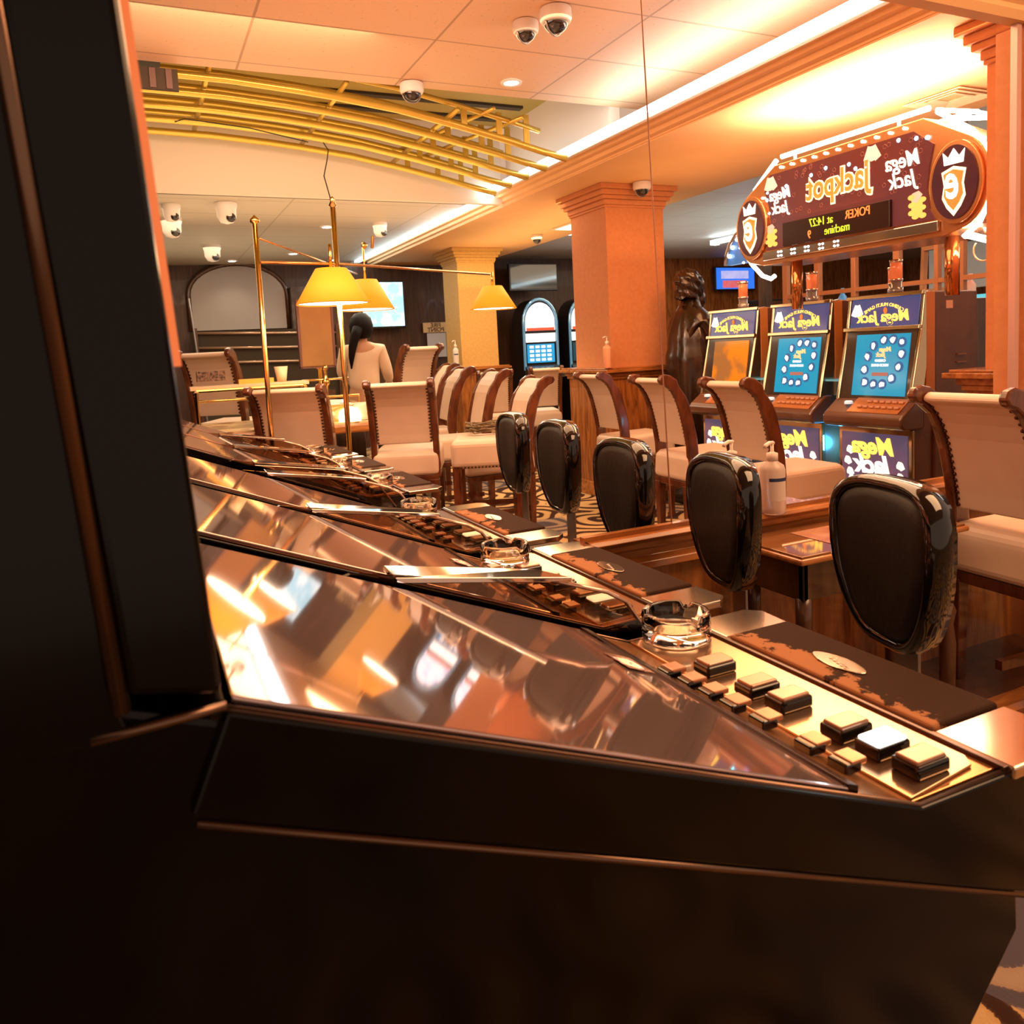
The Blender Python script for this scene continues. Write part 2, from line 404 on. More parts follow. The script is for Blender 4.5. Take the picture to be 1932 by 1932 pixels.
# ------------------------------------------------------------------ columns
def column(x0, x1, y0, y1, m, label, rail=1.06, cap=True):
    t = thing('column', label, 'column', ((x0+x1)/2, (y0+y1)/2, 0), 0, 'square columns under the soffit')
    a, b = (x1-x0)/2, (y1-y0)/2
    box(-a, a, -b, b, rail, 2.36).build('shaft', m, t)
    c = MB()
    for k, (o, z0, z1) in enumerate([(.012, 2.33, 2.35), (.02, 2.35, 2.39), (.045, 2.39, 2.42), (.065, 2.42, 2.46), (.09, 2.46, 2.50)]):
        c.box(-a-o, a+o, -b-o, b+o, z0, z1)
    c.build('capital', m, t, bevel=.006)
    box(-a-.05, a+.05, -b-.05, b+.05, 0.0, rail-.07).build('base_panel', WOOD, t)
    r = MB()
    for o, z0, z1 in [(.065, rail-.085, rail-.06), (.08, rail-.06, rail-.03), (.12, rail-.03, rail-.005), (.10, rail-.005, rail+.008)]:
        r.box(-a-o, a+o, -b-o, b+o, z0, z1)
    r.build('dado_rail', WOODH, t, bevel=.004)
    box(-a-.075, a+.075, -b-.075, b+.075, 0, .12).build('plinth', WOODH, t, bevel=.006)
    return t
column(3.42, 3.97, 5.40, 5.95, ORANGEP, 'peach square column with a small dome camera on its capital')
column(3.57, 4.06, 9.0, 9.5, GOLDP, 'yellow square column farthest back, beyond the rows of cream chairs')
column(3.30, 3.8, 1.97, 2.22, ORANGEP, 'square column cut off by the right edge, beside the jackpot sign')

# ------------------------------------------------------------------ gold tube lattice in the ceiling opening
lat = thing('tube_lattice', 'arched lattice of gold painted tubes filling the ceiling opening', 'ceiling lattice', (1.3, 5.5, 2.56))
def zc(x):
    pts = [(-2.6, 2.55), (-1.8, 2.72), (-1, 2.83), (-.4, 2.865), (.15, 2.876), (.6, 2.87), (1.1, 2.84), (1.6, 2.785), (2.0, 2.715), (2.4, 2.635), (2.6, 2.59), (2.82, 2.545)]
    for (a, b), (c, d) in zip(pts, pts[1:]):
        if x <= c: return b + (d-b)*(x-a)/(c-a)
    return 2.545
def L3(x, y, z): return (x-1.3, y-5.5, z-2.56)
for i, y in enumerate((4.9, 5.2, 5.5, 5.8, 6.1)):
    MB().tube([L3(x/10, y, zc(x/10)) for x in range(-26, 29, 2)], .024, 8).build('long_tube', PIPE, lat, smooth=True)
    MB().tube([L3(x/10, y, zc(x/10)+.13) for x in range(-26, 27, 2)], .018, 6).build('upper_tube', PIPE, lat, smooth=True)
for x in (-1.6, -.5, .5, 1.25, 1.95):
    MB().tube([L3(x, 4.75, zc(x)+.045), L3(x, 6.2, zc(x)+.045)], .017, 6).build('cross_tube', PIPE, lat, smooth=True)
for x in (2.05, 2.3, 2.5):
    for y in (4.9, 5.2, 5.5, 5.8, 6.1): box(x-1.3-.02, x-1.3+.02, y-5.5-.006, y-5.5+.006, zc(x)-2.56-.02, .26).build('hanger', PIPE, lat)
for x in (2.2, 2.4):
    MB().tube([L3(x, 4.75, zc(x)+.12), L3(x-.2, 6.25, zc(x)+.2)], .014, 6).build('diagonal_tube', PIPE, lat, smooth=True)
spot('lattice_lamp', (1.2, 5.2, 2.1), 0, WARM)
area('lattice_wash', (1.0, 5.5, 2.3), (PI, 0, 0), 3.0, 1.0, 12, (1, .78, .40))
for i, (pts, lb) in enumerate([([(1.33, 5.9, 2.85), (1.36, 5.8, 2.74), (1.30, 5.6, 2.62), (1.18, 5.2, 2.42), (1.17, 5.02, 2.24)], 'thin dark cable hanging from the lattice to the taller brass post'),
                               ([(.35, 5.8, 2.86), (.40, 5.6, 2.83), (.8, 5.6, 2.80), (1.2, 5.7, 2.76)], 'thin cable looped along the underside of the gold lattice')]):
    tag(MB().tube(pts, .004, 5).build('hanging_cable', WIRE), lb, 'cable')

# ------------------------------------------------------------------ slot terminals of the near row
SL = .406
def zs(x): return .715 + (.753-x)*SL          # height of the sloping glass at x
def make_terminal(label):
    t = thing('slot_terminal', label, 'slot machine', (0, .875, 0), 0, 'slot terminals in the near row')
    h = .30
    # body and thin raised side plates
    MB().prism([(.90, .70), (.935, .695), (.945, .49), (.86, .40), (.60, 0), (-.5, 0), (-.5, 1.02), (-.03, 1.02), (.036, .995), (.753, .705)], -h+.012, h-.012, 'y').build('body', CAB, t, bevel=.006)
    for sgn in (-1, 1):
        a, b = (-h, -h+.012) if sgn < 0 else (h-.012, h)
        sp = MB().prism([(.938, .712), (.753, .716), (.036, 1.006), (.006, .936), (.948, .545), (.945, .56)], a, b, 'y').build('side_panel', CAB, t, bevel=.003)
        MB().tube([(.010, (a+b)/2-.004*1, .930), (.95, (a+b)/2-.004, .540)], .0035, 6).build('edge_trim', CABEDGE, sp, smooth=True)
        MB().tube([(.036, (a+b)/2, 1.006), (.753, (a+b)/2, .7165), (.936, (a+b)/2, .714)], .0032, 6).build('edge_trim', CABEDGE, sp, smooth=True)
    # display glass on the slope
    def q(x, dz=0): return (x, zs(x)+dz)
    MB().prism([q(.655, .001), q(.04, .001), q(.04, .007), q(.655, .007)], -h+.014, h-.014, 'y').build('display_glass', SCREENG, t, bevel=.002)
    MB().prism([q(.668, .001), q(.652, .001), q(.652, .011), q(.668, .011)], -h+.014, h-.014, 'y').build('seam_strip', mat('seam_dark', (.03, .012, .008), .2, .4), t, bevel=.001)
    # button deck: flat tray, clear bright plate on it
    MB().prism([(.668, .706+.035), (.753, .708), (.905, .708), (.905, .716), (.753, .7165), (.668, .7515)], -h+.014, h-.014, 'y').build('button_deck', mat('deck_orange_metal', (.60, .30, .12), .2, .75), t, bevel=.0015)
    P = [(.745, -.285), (.875, -.272), (.888, -.255), (.888, .255), (.875, .272), (.745, .285), (.70, .27), (.70, -.27)]
    pl = MB().prism([(x, y) for x, y in [(.752, -.285), (.875, -.272), (.888, -.255), (.888, .255), (.875, .272), (.752, .285)]], .7168, .7205, 'z')
    pl.build('button_plate', PANELM, t, bevel=.001)
    # large square push buttons
    for k, (x, y) in enumerate([(.795, .106), (.797, .012), (.803, -.045), (.806, -.145), (.810, -.198), (.813, -.250)]):
        b = MB()
        b.box(x-.029, x+.029, y-.0195, y+.0195, .7205, .738).build('push_button', BLACKGLOSS, t, bevel=.004, seg=3)
        lit = (k == 4)
        c = MB().box(x-.0255, x+.0255, y-.0165, y+.0165, .736, .7425).build('push_button', mat('button_lit', (1, 1, 1), .3, emit=(1, .95, .85), es=2.2) if lit else mat('button_cap', (.42, .26, .19), .16, .4), t, bevel=.003, seg=3)
        c['label'] = 'lit white button cap' if lit else 'brown square button cap'
    # arc of small ribbed buttons
    for k, (x, y) in enumerate([(.684, .075), (.690, .035), (.695, -.006), (.700, -.047), (.709, -.096), (.716, -.170), (.722, -.218)]):
        L = .020 if k < 4 else .034
        z = zs(x)
        MB().box(x-.013, x+.013, y-.015, y+.015, z+.004, z+.018).build('small_button', BLACKGLOSS, t, bevel=.003)
        MB().box(x-.004, x+.022, y-.0145, y+.0145, z+.012, z+.020).build('small_button', mat('button_orange', (.55, .26, .14), .18, .35), t, bevel=.002)
    # embossed plastic pouch shaped speaker cover on the glass
    def spk(u, v):
        x = .60 + .045*v; y = -.0 + .07*u-.035 + .09; return (x, y, zs(x)+.010+.004*math.sin(u*9+v*5)*math.sin(v*PI)*math.sin(u*PI))
    MB().grid(spk, 14, 8).build('coin_pouch', mat('clear_film', (.7, .45, .36), .12, .5), t, smooth=True)
    # hand rest with badge and corner plates
    MB().box(.908, 1.045, -h+.105, h-.095, .705, .727).build('hand_rest', RESTM, t, bevel=.006, seg=3)
    MB().prism([(.906, -h-.005), (1.03, -h-.005), (1.056, -h+.02), (1.05, -h+.103), (.906, -h+.103)], .706, .722, 'z').build('corner_plate', PLATE, t, bevel=.003)
    MB().prism([(.906, h+.005), (1.03, h+.005), (1.056, h-.02), (1.05, h-.093), (.906, h-.093)], .706, .722, 'z').build('corner_plate', PLATE, t, bevel=.003)
    MB().box(.898, .908, -h+.003, h-.003, .705, .7215).build('front_strip', mat('strip_dark_metal', (.10, .07, .06), .2, .9), t, bevel=.001)
    bd = [(.035*math.cos(a)*(1-.18*abs(math.sin(a*1)))*.62, .052*math.sin(a)) for a in [2*PI*i/20 for i in range(20)]]
    bo = MB().prism([(.968+x, y+.015) for x, y in bd], .727, .7295, 'z').build('badge', PLATE, t, bevel=.001)
    rr = MB()
    for k in range(5): rr.box(.955+.003*k, .957+.003*k+.004, -.012+.010*k, -.006+.010*k, .7295, .7312)
    rr.build('badge_emblem', CHROME, bo, bevel=.0005)
    # upright monitor housing leaning back
    up = MB().prism([(.036, 1.012), (-.028, 1.008), (-.036, 1.04), (-.058, 1.55), (-.12, 2.0), (-.5, 2.0), (-.5, 1.0), (-.05, 1.0)], -h+.006, h-.006, 'y').build('upright', CAB, t, bevel=.005)
    MB().prism([(.034, 1.018), (.008, 1.50), (-.02, 1.98), (-.125, 1.98), (-.06, 1.50), (-.026, 1.03)], -h, h, 'y').build('monitor_bezel', CAB, t, bevel=.007, seg=3)
    MB().tube([(-.030, -h+.004, 1.02), (-.062, -h+.004, 1.50), (-.122, -h+.004, 1.98)], .006, 8).build('edge_trim', CABEDGE, up, smooth=True)
    MB().tube([(.036, -h+.006, 1.008), (-.05, -h+.006, 1.004)], .004, 8).build('edge_trim', CABEDGE, up, smooth=True)
    MB().prism([(.0225, 1.25), (.009, 1.50), (-.018, 1.95), (-.0125, 1.95), (.0145, 1.50), (.0275, 1.25)], -h+.03, h-.03, 'y').build('monitor_screen', mat('monitor_glow', (.6, .2, .1), .2, emit=(1, .20, .05), es=.6), t)
    return t
term = clones(make_terminal('nearest slot terminal seen from its dark side, filling the foreground'))
for y, lb in [(1.55, 'second slot terminal from the camera, its hand rest against the mirror sill'), (2.235, 'third slot terminal from the camera, in front of the second pair of ashtrays'),
              (3.23, 'fourth slot terminal from the camera, just past the gap in the row'), (3.90, 'fifth slot terminal from the camera, beside the roulette chairs'),
              (4.57, 'farthest slot terminal at the end of the near row')]:
    again(term, lb, (0, y, 0))
f_ = thing('filler_cabinet', 'narrow dark filler cabinet closing the gap between the third and fourth terminals', 'cabinet', (0, 2.735, 0))
MB().prism([(.72, .66), (.72, 0), (-.5, 0), (-.5, 1.0), (.0, .95)], -.18, .18, 'y').build('cabinet_body', CAB, f_, bevel=.006)
MB().prism([(.70, .676), (.02, .95), (.02, .956), (.70, .682)], -.17, .17, 'y').build('cabinet_top', SCREENG, f_)
# smoked dividers
def make_divider(label, y):
    t = thing('divider_panel', label, 'divider', (0, y, 0), 0, 'smoked dividers between the slot terminals')
    prof = [(.245, .885), (.235, .907), (.27, .915), (.61, .846), (.735, .800), (.775, .775), (.845, .672), (.845, .66), (.80, .66), (.75, .70), (.25, .86)]
    MB().prism(prof, -.006, .006, 'y').build('panel', SMOKED, t)
    MB().quadsolid([(.34, -.012, .889), (.66, -.010, .836), (.62, .050, .844), (.34, .062, .893), (.34, -.012, .899), (.66, -.010, .845), (.62, .050, .853), (.34, .062, .903)]).build('top_ledge', mat('ledge_gloss', (.75, .68, .62), .05, .95), t, bevel=.002)
    MB().tube([(.62, 0, .845), (.735, 0, .803), (.775, 0, .778), (.845, 0, .674)], .0045, 6).build('polished_edge', mat('edge_peach', (.8, .55, .42), .12, .6), t, smooth=True)
    return t
dv = clones(make_divider('smoked acrylic divider between the nearest and second slot terminals', 1.205))
for y, lb in [(1.885, 'smoked acrylic divider between the second and third slot terminals'), (2.60, 'smoked acrylic divider after the third slot terminal'),
              (2.90, 'smoked acrylic divider before the fourth slot terminal'), (3.565, 'smoked acrylic divider between the fourth and fifth slot terminals'),
              (4.235, 'smoked acrylic divider between the two farthest slot terminals')]:
    again(dv, lb, (0, y, 0))

# glass ashtrays
def ashtray(loc, label, rz=0):
    n = 48; vs = []; fs = []
    prof = [(0, .0), (.0575, 0), (.0605, .0008), (.061, .003), (.0605, .010), (.0612, .014), (.0604, .020), (.0612, .026), (.0604, .032), (.0610, .040), (.0606, .0465), (.0585, .0485), (.0525, .0485), (.0505, .047), (.0475, .024), (.046, .019), (.043, .0175), (0, .0165)]
    for r, z in prof:
        for i in range(n):
            a = 2*PI*i/n
            zz = z
            if z > .04:
                for k in range(3):
                    d = abs((a-rz-k*2*PI/3+PI) % (2*PI)-PI)
                    if d < .17: zz = z-.013
            vs.append((r*math.cos(a)*(1+.012*math.sin(z*500)), r*math.sin(a)*(1+.012*math.sin(z*500)), zz))
    for j in range(len(prof)-1):
        for i in range(n): fs.append((j*n+i, j*n+(i+1) % n, (j+1)*n+(i+1) % n, (j+1)*n+i))
    bm = MB().add(vs, fs)
    o = bm.build('ashtray', GLASS, smooth=True); o.location = loc
    bmm = bmesh.new(); bmm.from_mesh(o.data); bmesh.ops.remove_doubles(bmm, verts=bmm.verts, dist=1e-5); bmesh.ops.recalc_face_normals(bmm, faces=bmm.faces); bmm.to_mesh(o.data); bmm.free()
    return tag(o, label, 'ashtray', 'glass ashtrays on the button decks')
ashtray((.835, 1.135, .7215), 'large round glass ashtray on the deck of the nearest terminal', .6)
ashtray((.79, 1.775, .7215), 'round notched glass ashtray on the deck of the second terminal', -1.2)
ashtray((.80, 2.48, .7215), 'round notched glass ashtray on the deck of the third terminal', -.9)
ashtray((.84, 3.12, .7215), 'glass ashtray on the deck of the fourth terminal', 1.9)
ashtray((.84, 3.80, .7215), 'glass ashtray on the deck of the fifth terminal', .3)
ashtray((.84, 4.45, .7215), 'smallest looking glass ashtray at the far end of the terminal row', .3)

# ------------------------------------------------------------------ black oval-back chairs
def make_black_chair(label):
    t = thing('black_chair', label, 'chair', (0, 0, 0), 0, 'black chairs at the slot terminals')
    # outline of the back (y, z), faces -x; built in local coordinates
    def outline(s):
        pts = []
        for i in range(48):
            a = 2*PI*i/48; c, q = math.cos(a), math.sin(a)
            if q >= 0: y = .148*(abs(c)**.62)*(1 if c > 0 else -1); z = .100*(q**.62)
            else: y = .148*(abs(c)**.52)*(1 if c > 0 else -1)*(1-.24*(-q)**1.6); z = -.222*((-q)**.80)
            pts.append((y*s, z*(s if q >= 0 else .5+.5*s)))
        return pts
    Z0 = .848
    def bend(y): return .9*y*y
    def pad(sc, x):
        return [(x+bend(y)*-1.0, y, Z0+z) for y, z in outline(sc)]
    b = MB(); rings = [pad(.30, -.034), pad(.7, -.032), pad(.86, -.026), pad(.93, -.012), pad(.93, .014), pad(.8, .022), pad(.3, .026)]
    vs = [p for r in rings for p in r]; n = 48; fs = []
    for j in range(len(rings)-1):
        for i in range(n): fs.append((j*n+i, j*n+(i+1) % n, (j+1)*n+(i+1) % n, (j+1)*n+i))
    fs += [tuple(range(n)), tuple(range((len(rings)-1)*n, len(rings)*n))]
    b.add(vs, fs).build('backrest', BLACKLEATHER, t, smooth=True)
    rim = MB()
    rp = pad(1.0, 0); k = len(rp); vs = []; fs = []
    prof = [(-.028, -.002), (-.022, .010), (0, .014), (.030, .010), (.036, -.004), (.030, -.014), (-.02, -.014)]
    for i, p in enumerate(rp):
        a = Vector(rp[(i+1) % k])-Vector(rp[i-1]); nn = Vector((0, a.z, -a.y)); nn.normalize()
        for dx, dr in prof: vs.append((p[0]+dx, p[1]+nn.y*dr, p[2]+nn.z*dr))
    m_ = len(prof)
    for i in range(k):
        for j in range(m_): fs.append((i*m_+j, i*m_+(j+1) % m_, ((i+1) % k)*m_+(j+1) % m_, ((i+1) % k)*m_+j))
    rim.add(vs, fs).build('back_rim', BLACKGLOSS, t, smooth=True)
    MB().box(.026, .034, -.035, .035, .40, .66).build('back_bracket', STEEL, t, bevel=.002)
    MB().box(-.20, .030, -.035, .035, .40, .408).build('seat_bracket', STEEL, t)
    seat = MB().lathe([(.0, .40), (.17, .41), (.205, .435), (.205, .47), (.17, .495), (0, .50)], (-.17, 0, 0), 32, cap=False).build('seat', mottled('olive_leather', (.085, .06, .035), (.11, .075, .045), .5, 30), t, smooth=True)
    MB().lathe([(.03, .03), (.03, .40)], (-.17, 0, 0), 16).build('pedestal', BLACKGLOSS, t, smooth=True)
    MB().lathe([(.22, 0), (.22, .012), (.05, .035), (.03, .06)], (-.17, 0, 0), 32).build('base', BLACKGLOSS, t, smooth=True)
    return t
bc = clones(make_black_chair('black oval-back chair nearest the camera, facing the closest terminal'))
bc.location = (1.335, 1.085, 0); bc.rotation_euler = (0, 0, math.radians(-14))
for (x, y, a, s), lb in zip([(1.325, 1.57, -14, 1), (1.34, 2.05, -6, 1.0), (1.41, 2.60, -6, 1.02), (1.46, 3.10, -8, 1.02)],
                  ['black oval-back chair second from the camera, left of the side table', 'black oval-back chair rising behind the mirror sill left of the pane joint',
                   'black oval-back chair standing on the patterned carpet, fourth from the camera', 'farthest and smallest black oval-back chair, beside the cream bench']):
    again(bc, lb, (x, y, 0), math.radians(a), sc=s)

# ------------------------------------------------------------------ cream chairs with scrolled wooden frames
def make_cream_chair(label):
    t = thing('cream_chair', label, 'chair', (0, 0, 0), 0, 'cream leather chairs with scrolled wooden frames')
    W = .160
    def cx(z):      # side curve of the back: x as function of height, scrolls towards -x at the top
        pts = [(.42, .03), (.55, .045), (.68, .04), (.80, .015), (.90, -.012), (.97, -.045), (1.01, -.085), (1.03, -.125)]
        for (a, b), (c, d) in zip(pts, pts[1:]):
            if z <= c: return b+(d-b)*(z-a)/(c-a)
        return -.125
    zsq = [.66, .72, .78, .84, .90, .95, .985, 1.01, 1.026]
    # upholstered panel
    mb = MB()
    ring = []
    for z in zsq: ring.append((cx(z)-.022, z))
    ring += [(-.135, 1.040), (-.118, 1.052), (-.085, 1.048)]
    for z in reversed(zsq[:-1]): ring.append((cx(z)+.024, z+.01))
    mb.prism(ring, -W+.022, W-.022, 'y').build('back_panel', CREAM, t, bevel=.008, seg=2)
    for s in (-1, 1):
        y0, y1 = (W-.02, W+.012) if s > 0 else (-W-.012, -W+.02)
        L = [(cx(z)-.034, z) for z in [.44, .55, .66, .76, .86, .93, .98]] + [(-.128, 1.010), (-.158, 1.020), (-.172, 1.040), (-.160, 1.066), (-.130, 1.074), (-.095, 1.066), (-.055, 1.040)]
        Rr = [(cx(z)+.036, z) for z in [1.0, .95, .90, .80, .70, .60, .50, .44]]
        MB().prism(L+Rr, y0, y1, 'y').build('back_frame', WCHAIR, t, bevel=.008, seg=2)
    for s in (-1, 1):
        st = MB()
        for k in range(17):
            z = .675+.0205*k
            st.lathe([(.0065, 0), (.0055, -.004), (.002, -.006)], (cx(z)-.022, s*(W-.028), z), 6, 'x')
        st.build('nail_trim', mat('dark_nail', (.10, .04, .02), .25, .8), t, smooth=True)
    # seat
    MB().prism([(-.01, .455), (.0, .60), (.03, .615), (.42, .62), (.46, .60), (.47, .455)], -W-.01, W+.01, 'y').build('seat', CREAM, t, bevel=.03, seg=4)
    MB().box(0, .46, -W, W, .42, .457).build('seat_frame', WCHAIR, t, bevel=.004)
    for x, y in ((.02, -W+.02), (.02, W-.02), (.43, -W+.02), (.43, W-.02)):
        MB().quadsolid([(x-.016, y-.016, 0), (x+.016, y-.016, 0), (x+.016, y+.016, 0), (x-.016, y+.016, 0),
                        (x-.024, y-.024, .43), (x+.024, y-.024, .43), (x+.024, y+.024, .43), (x-.024, y+.024, .43)]).build('leg', WCHAIR, t, bevel=.003)
    MB().box(.03, .42, -.012, .012, .16, .19).build('stretcher', WCHAIR, t)
    MB().box(.415, .44, -W+.02, W-.02, .20, .23).build('foot_rail', WCHAIR, t)
    return t
cc = clones(make_cream_chair('large cream leather chair cut off by the right edge, in front of the wooden sill'))
cc.location = (2.36, 1.56, 0); cc.rotation_euler = (0, 0, math.radians(-4))
CH = [((2.63, 2.95, 0), -2, 1, 'cream leather chair seen from behind, right of the bronze statue, before the slots'),
      ((2.74, 3.73, 0), -2, 1, 'cream leather chair crossed by the thin mirror joint'),
      ((2.95, 4.74, 0), 0, 1, 'cream leather chair in front of the peach column base, left of the mirror joint'),
      ((.87, 5.20, 0), 62, (1.02, 1.48, 1.025), 'left one of the two pink-lit cream chairs with their backs to the terminals'),
      ((1.50, 4.86, 0), 66, (1.02, 1.28, 1.03), 'right one of the two pink-lit cream chairs with their backs to the terminals'),
      ((.53, 6.62, 0), 62, 1.28, 'small cream chair far left beside the roulette table, under the arch'),
      ((2.42, 7.35, 0), 105, 1.26, 'yellow-lit cream chair with high back, right of the seated person'),
      ((2.30, 4.75, 0), 176, 1.0, 'narrow side-on cream chair nearest to the coiled cable'),
      ((2.30, 5.42, 0), 176, 1.04, 'narrow side-on cream chair second nearest to the coiled cable'),
      ((2.28, 6.05, 0), 174, 1.06, 'side-on cream chair third from the coiled cable, under the small lamp'),
      ((2.50, 6.95, 0), 172, 1.08, 'side-on cream chair farthest in its row, left of the others'),
      ((3.70, 7.1, 0), 72, 1.0, 'bluish cream chair seen from behind, below the arched slot machine'),
      ((3.05, 6.9, 0), 72, 1.0, 'shaded cream chair seen from behind between side-on chairs')]
for loc, a, s, lb in CH: again(cc, lb, loc, math.radians(a), sc=s)

# cream bench carrying the coiled cable
t = thing('upholstered_bench', 'low cream upholstered bench with nail trim and wooden legs, no back', 'bench', (1.84, 4.30, 0), math.radians(-25))
MB().box(-.21, .21, -.2, .2, .58, .745).build('seat', CREAM, t, bevel=.035, seg=4)
nb = MB()
for k in range(20): nb.lathe([(.006, -.204), (.003, -.208)], (-.19+.02*k, 0, .592), 6, 'y')
nb.build('nail_trim', mat('dark_nail', (.1, .04, .02), .25, .8), t)
for x in (-.18, .18):
    for y in (-.17, .17): MB().box(x-.024, x+.024, y-.024, y+.024, 0, .60).build('leg', WCHAIR, t, bevel=.004)
MB().box(-.18, .18, -.18, -.16, .12, .17).build('stretcher', WCHAIR, t)
MB().box(-.18, .18, .16, .18, .30, .33).build('stretcher', WCHAIR, t)
pts = []
for i in range(150):
    a = i*.33; r = .07+.018*math.sin(i*1.7); pts.append((1.86+r*math.cos(a)*1.3, 4.42+r*math.sin(a), .752+.018+.012*math.sin(i*.9)+.0003*i))
tag(MB().tube(pts, .0045, 5).build('coiled_cable', mat('grey_cable', (.16, .11, .05), .5)), 'tangled coil of thin cable lying on the cream bench', 'cable')

# ------------------------------------------------------------------ side table with sanitiser bottles
t = thing('side_table', 'low wooden side table with glass top below the mirror sill', 'table', (1.86, 1.635, 0))
MB().box(-.335, .335, -.115, .155, .645, .662).build('table_top', WOODH, t, bevel=.006)
MB().box(-.325, .325, -.105, .148, .6625, .668).build('glass_top', mat('table_glass', (.30, .13, .05), .04, .15, coat=1), t, bevel=.001)
ap = MB().box(-.31, .31, -.095, -.075, .54, .645).box(-.31, -.29, -.095, .14, .54, .645).box(.29, .31, -.095, .14, .54, .645).build('apron', WDARK, t, bevel=.004)
MB().box(-.03, .03, -.098, -.093, .60, .605).build('drawer_pull', BRASS, ap)
lp = [(.022, .10), (.014, .13), (.022, .16), (.024, .30), (.016, .36), (.024, .40), (.013, .43), (.022, .46), (.022, .545)]
for x in (-.29, .29):
    for y in (-.075, .12): MB().lathe([(r, z-.0) for r, z in lp], (x, y, 0), 14).build('leg', WDARK, t, smooth=True)
MB().box(-.31, .31, -.09, .14, .085, .10).build('bottom_shelf', WOODH, t, bevel=.004)
def fl(x0, x1, y0, y1, cols, name, label):
    m_ = mottled('leaflet_'+name, cols[0], cols[1], .15, 14)
    return tag(MB().box(x0, x1, y0, y1, .6685, .6695).build('leaflet', m_), label, 'leaflet')
fl(1.70, 1.92, 1.57, 1.74, ((.35, .12, .09), (.50, .26, .16)), 'red', 'glossy reddish leaflet lying on the small side table')

def bottle(name, loc, label, m, h=.16, r=.036, pump=True, lab=True, cat='bottle', sc=1):
    t = thing(name, label, cat, loc, 0.4, sc=sc)
    MB().lathe([(r*.9, 0), (r, .006), (r, h*.80), (r*.9, h*.88), (r*.45, h*.95), (r*.40, h)], n=28).build('bottle_body', m, t, smooth=True)
    if lab:
        mb = MB(); n = 14; a0, a1 = 3.3, 4.9
        mb.grid(lambda u, v: ((r+.0008)*math.cos(a0+(a1-a0)*u), (r+.0008)*math.sin(a0+(a1-a0)*u), h*(.25+.42*v)), n, 2)
        lb = mb.build('paper_label', mat('label_paper', (.62, .52, .46), .5), t, smooth=True)
        mb = MB(); mb.grid(lambda u, v: ((r+.0012)*math.cos(a0+(a1-a0)*u), (r+.0012)*math.sin(a0+(a1-a0)*u), h*(.61+.06*v)), n, 1)
        mb.build('label_band', mat('label_blue', (.02, .03, .10), .5), lb, smooth=True)
    if pump:
        c = MB().lathe([(r*.46, h*.97), (r*.46, h*1.10), (r*.2, h*1.12), (r*.14, h*1.14), (r*.14, h*1.27)], n=18).build('pump', mat('pump_white', (.80, .66, .56), .35), t, smooth=True)
        MB().tube([(.008, 0, h*1.28), (-.02, 0, h*1.30), (-.045, 0, h*1.27), (-.05, 0, h*1.24)], .006, 8).build('nozzle', mat('pump_white', (.8, .66, .56), .35), c, smooth=True)
    return t
bottle('sanitiser_bottle', (1.69, 1.795, .722), 'translucent hand sanitiser pump bottle standing on the wooden sill', GEL, .165, .037)
bottle('sanitiser_bottle', (1.63, 1.905, .722), 'mirror image of the hand sanitiser bottle, modelled solid behind the sill', GEL, .165, .037)  # reflection of the sill bottle, built as a second solid bottle
tag(MB().box(1.5, 1.9, 1.87, 1.95, .70, .7215).build('ledge_shelf', WOODH), 'narrow wooden shelf behind the sill carrying the mirrored bottle', 'shelf')
bottle('spray_bottle', (3.33, 5.31, 1.068), 'peach coloured spray bottle on the rail of the peach column', mat('peach_plastic', (.80, .36, .20), .35), .19, .032, True, False)
bottle('spray_bottle', (3.46, 8.92, 1.068), 'clear spray bottle with blue base on the rail of the far yellow column', mat('clearish_plastic', (.6, .55, .5), .3), .25, .035, True, True)

# ------------------------------------------------------------------ roulette table with lamps on brass posts
t = thing('roulette_table', 'large electronic roulette table with pale top, brass rails and glass bowl', 'gaming table', (1.03, 5.86, 0))
MB().box(-.73, .66, -.54, .50, .74, .80).build('table_top', WOODH, t, bevel=.015)
MB().box(-.68, .61, -.49, .45, .80, .812).build('playing_surface', mottled('lit_layout', (.72, .55, .30), (.30, .16, .05), .3, 9, lo=.5, hi=.62), t)
MB().box(-.42, .45, -.12, .35, .0, .74).build('table_base', WDARK, t, bevel=.02)
MB().lathe([(.32, .80), (.35, .84), (.37, .92), (.33, .94), (.28, .90), (.10, .86)], (.05, -.06, 0), 36, cap=False).build('wheel_bowl', mat('bowl_wood', (.50, .28, .06), .15, coat=1), t, smooth=True)
tw = MB().lathe([(.06, .86), (.05, .90), (.015, .94), (.012, 1.06), (.028, 1.08), (.028, 1.10), (.012, 1.12), (.010, 1.17), (.022, 1.185), (.012, 1.21)], (.13, -.36, 0), 18).build('turret', BRASS, t, smooth=True)
MB().tube([(-.03, -.36, 1.11), (.29, -.36, 1.11)], .007, 8).tube([(.13, -.48, 1.11), (.13, -.24, 1.11)], .007, 8).build('turret_arm', BRASS, tw, smooth=True)
MB().tube([(-.66, .40, .80), (-.66, .40, .98), (-.15, .40, .98), (-.15, .40, .80)], .012, 8).build('brass_rail', BRASS, t, smooth=True)
MB().tube([(.1, .42, .80), (.1, .42, .95), (.55, .42, .95), (.55, .42, .80)], .012, 8).build('brass_rail', BRASS, t, smooth=True)
for x, y in ((-.22, -.40), (-.08, -.42), (.40, -.45), (.52, -.2)):
    MB().lathe([(.02, .80), (.012, .84), (.022, .90), (.030, .93), (.022, .955)], (x, y, .05), 14).build('brass_finial', BRASS, t, smooth=True)
MB().box(.32, .56, -.44, -.25, .812, .93).build('ball_housing', mat('white_housing', (.80, .74, .60), .35), t, bevel=.02)
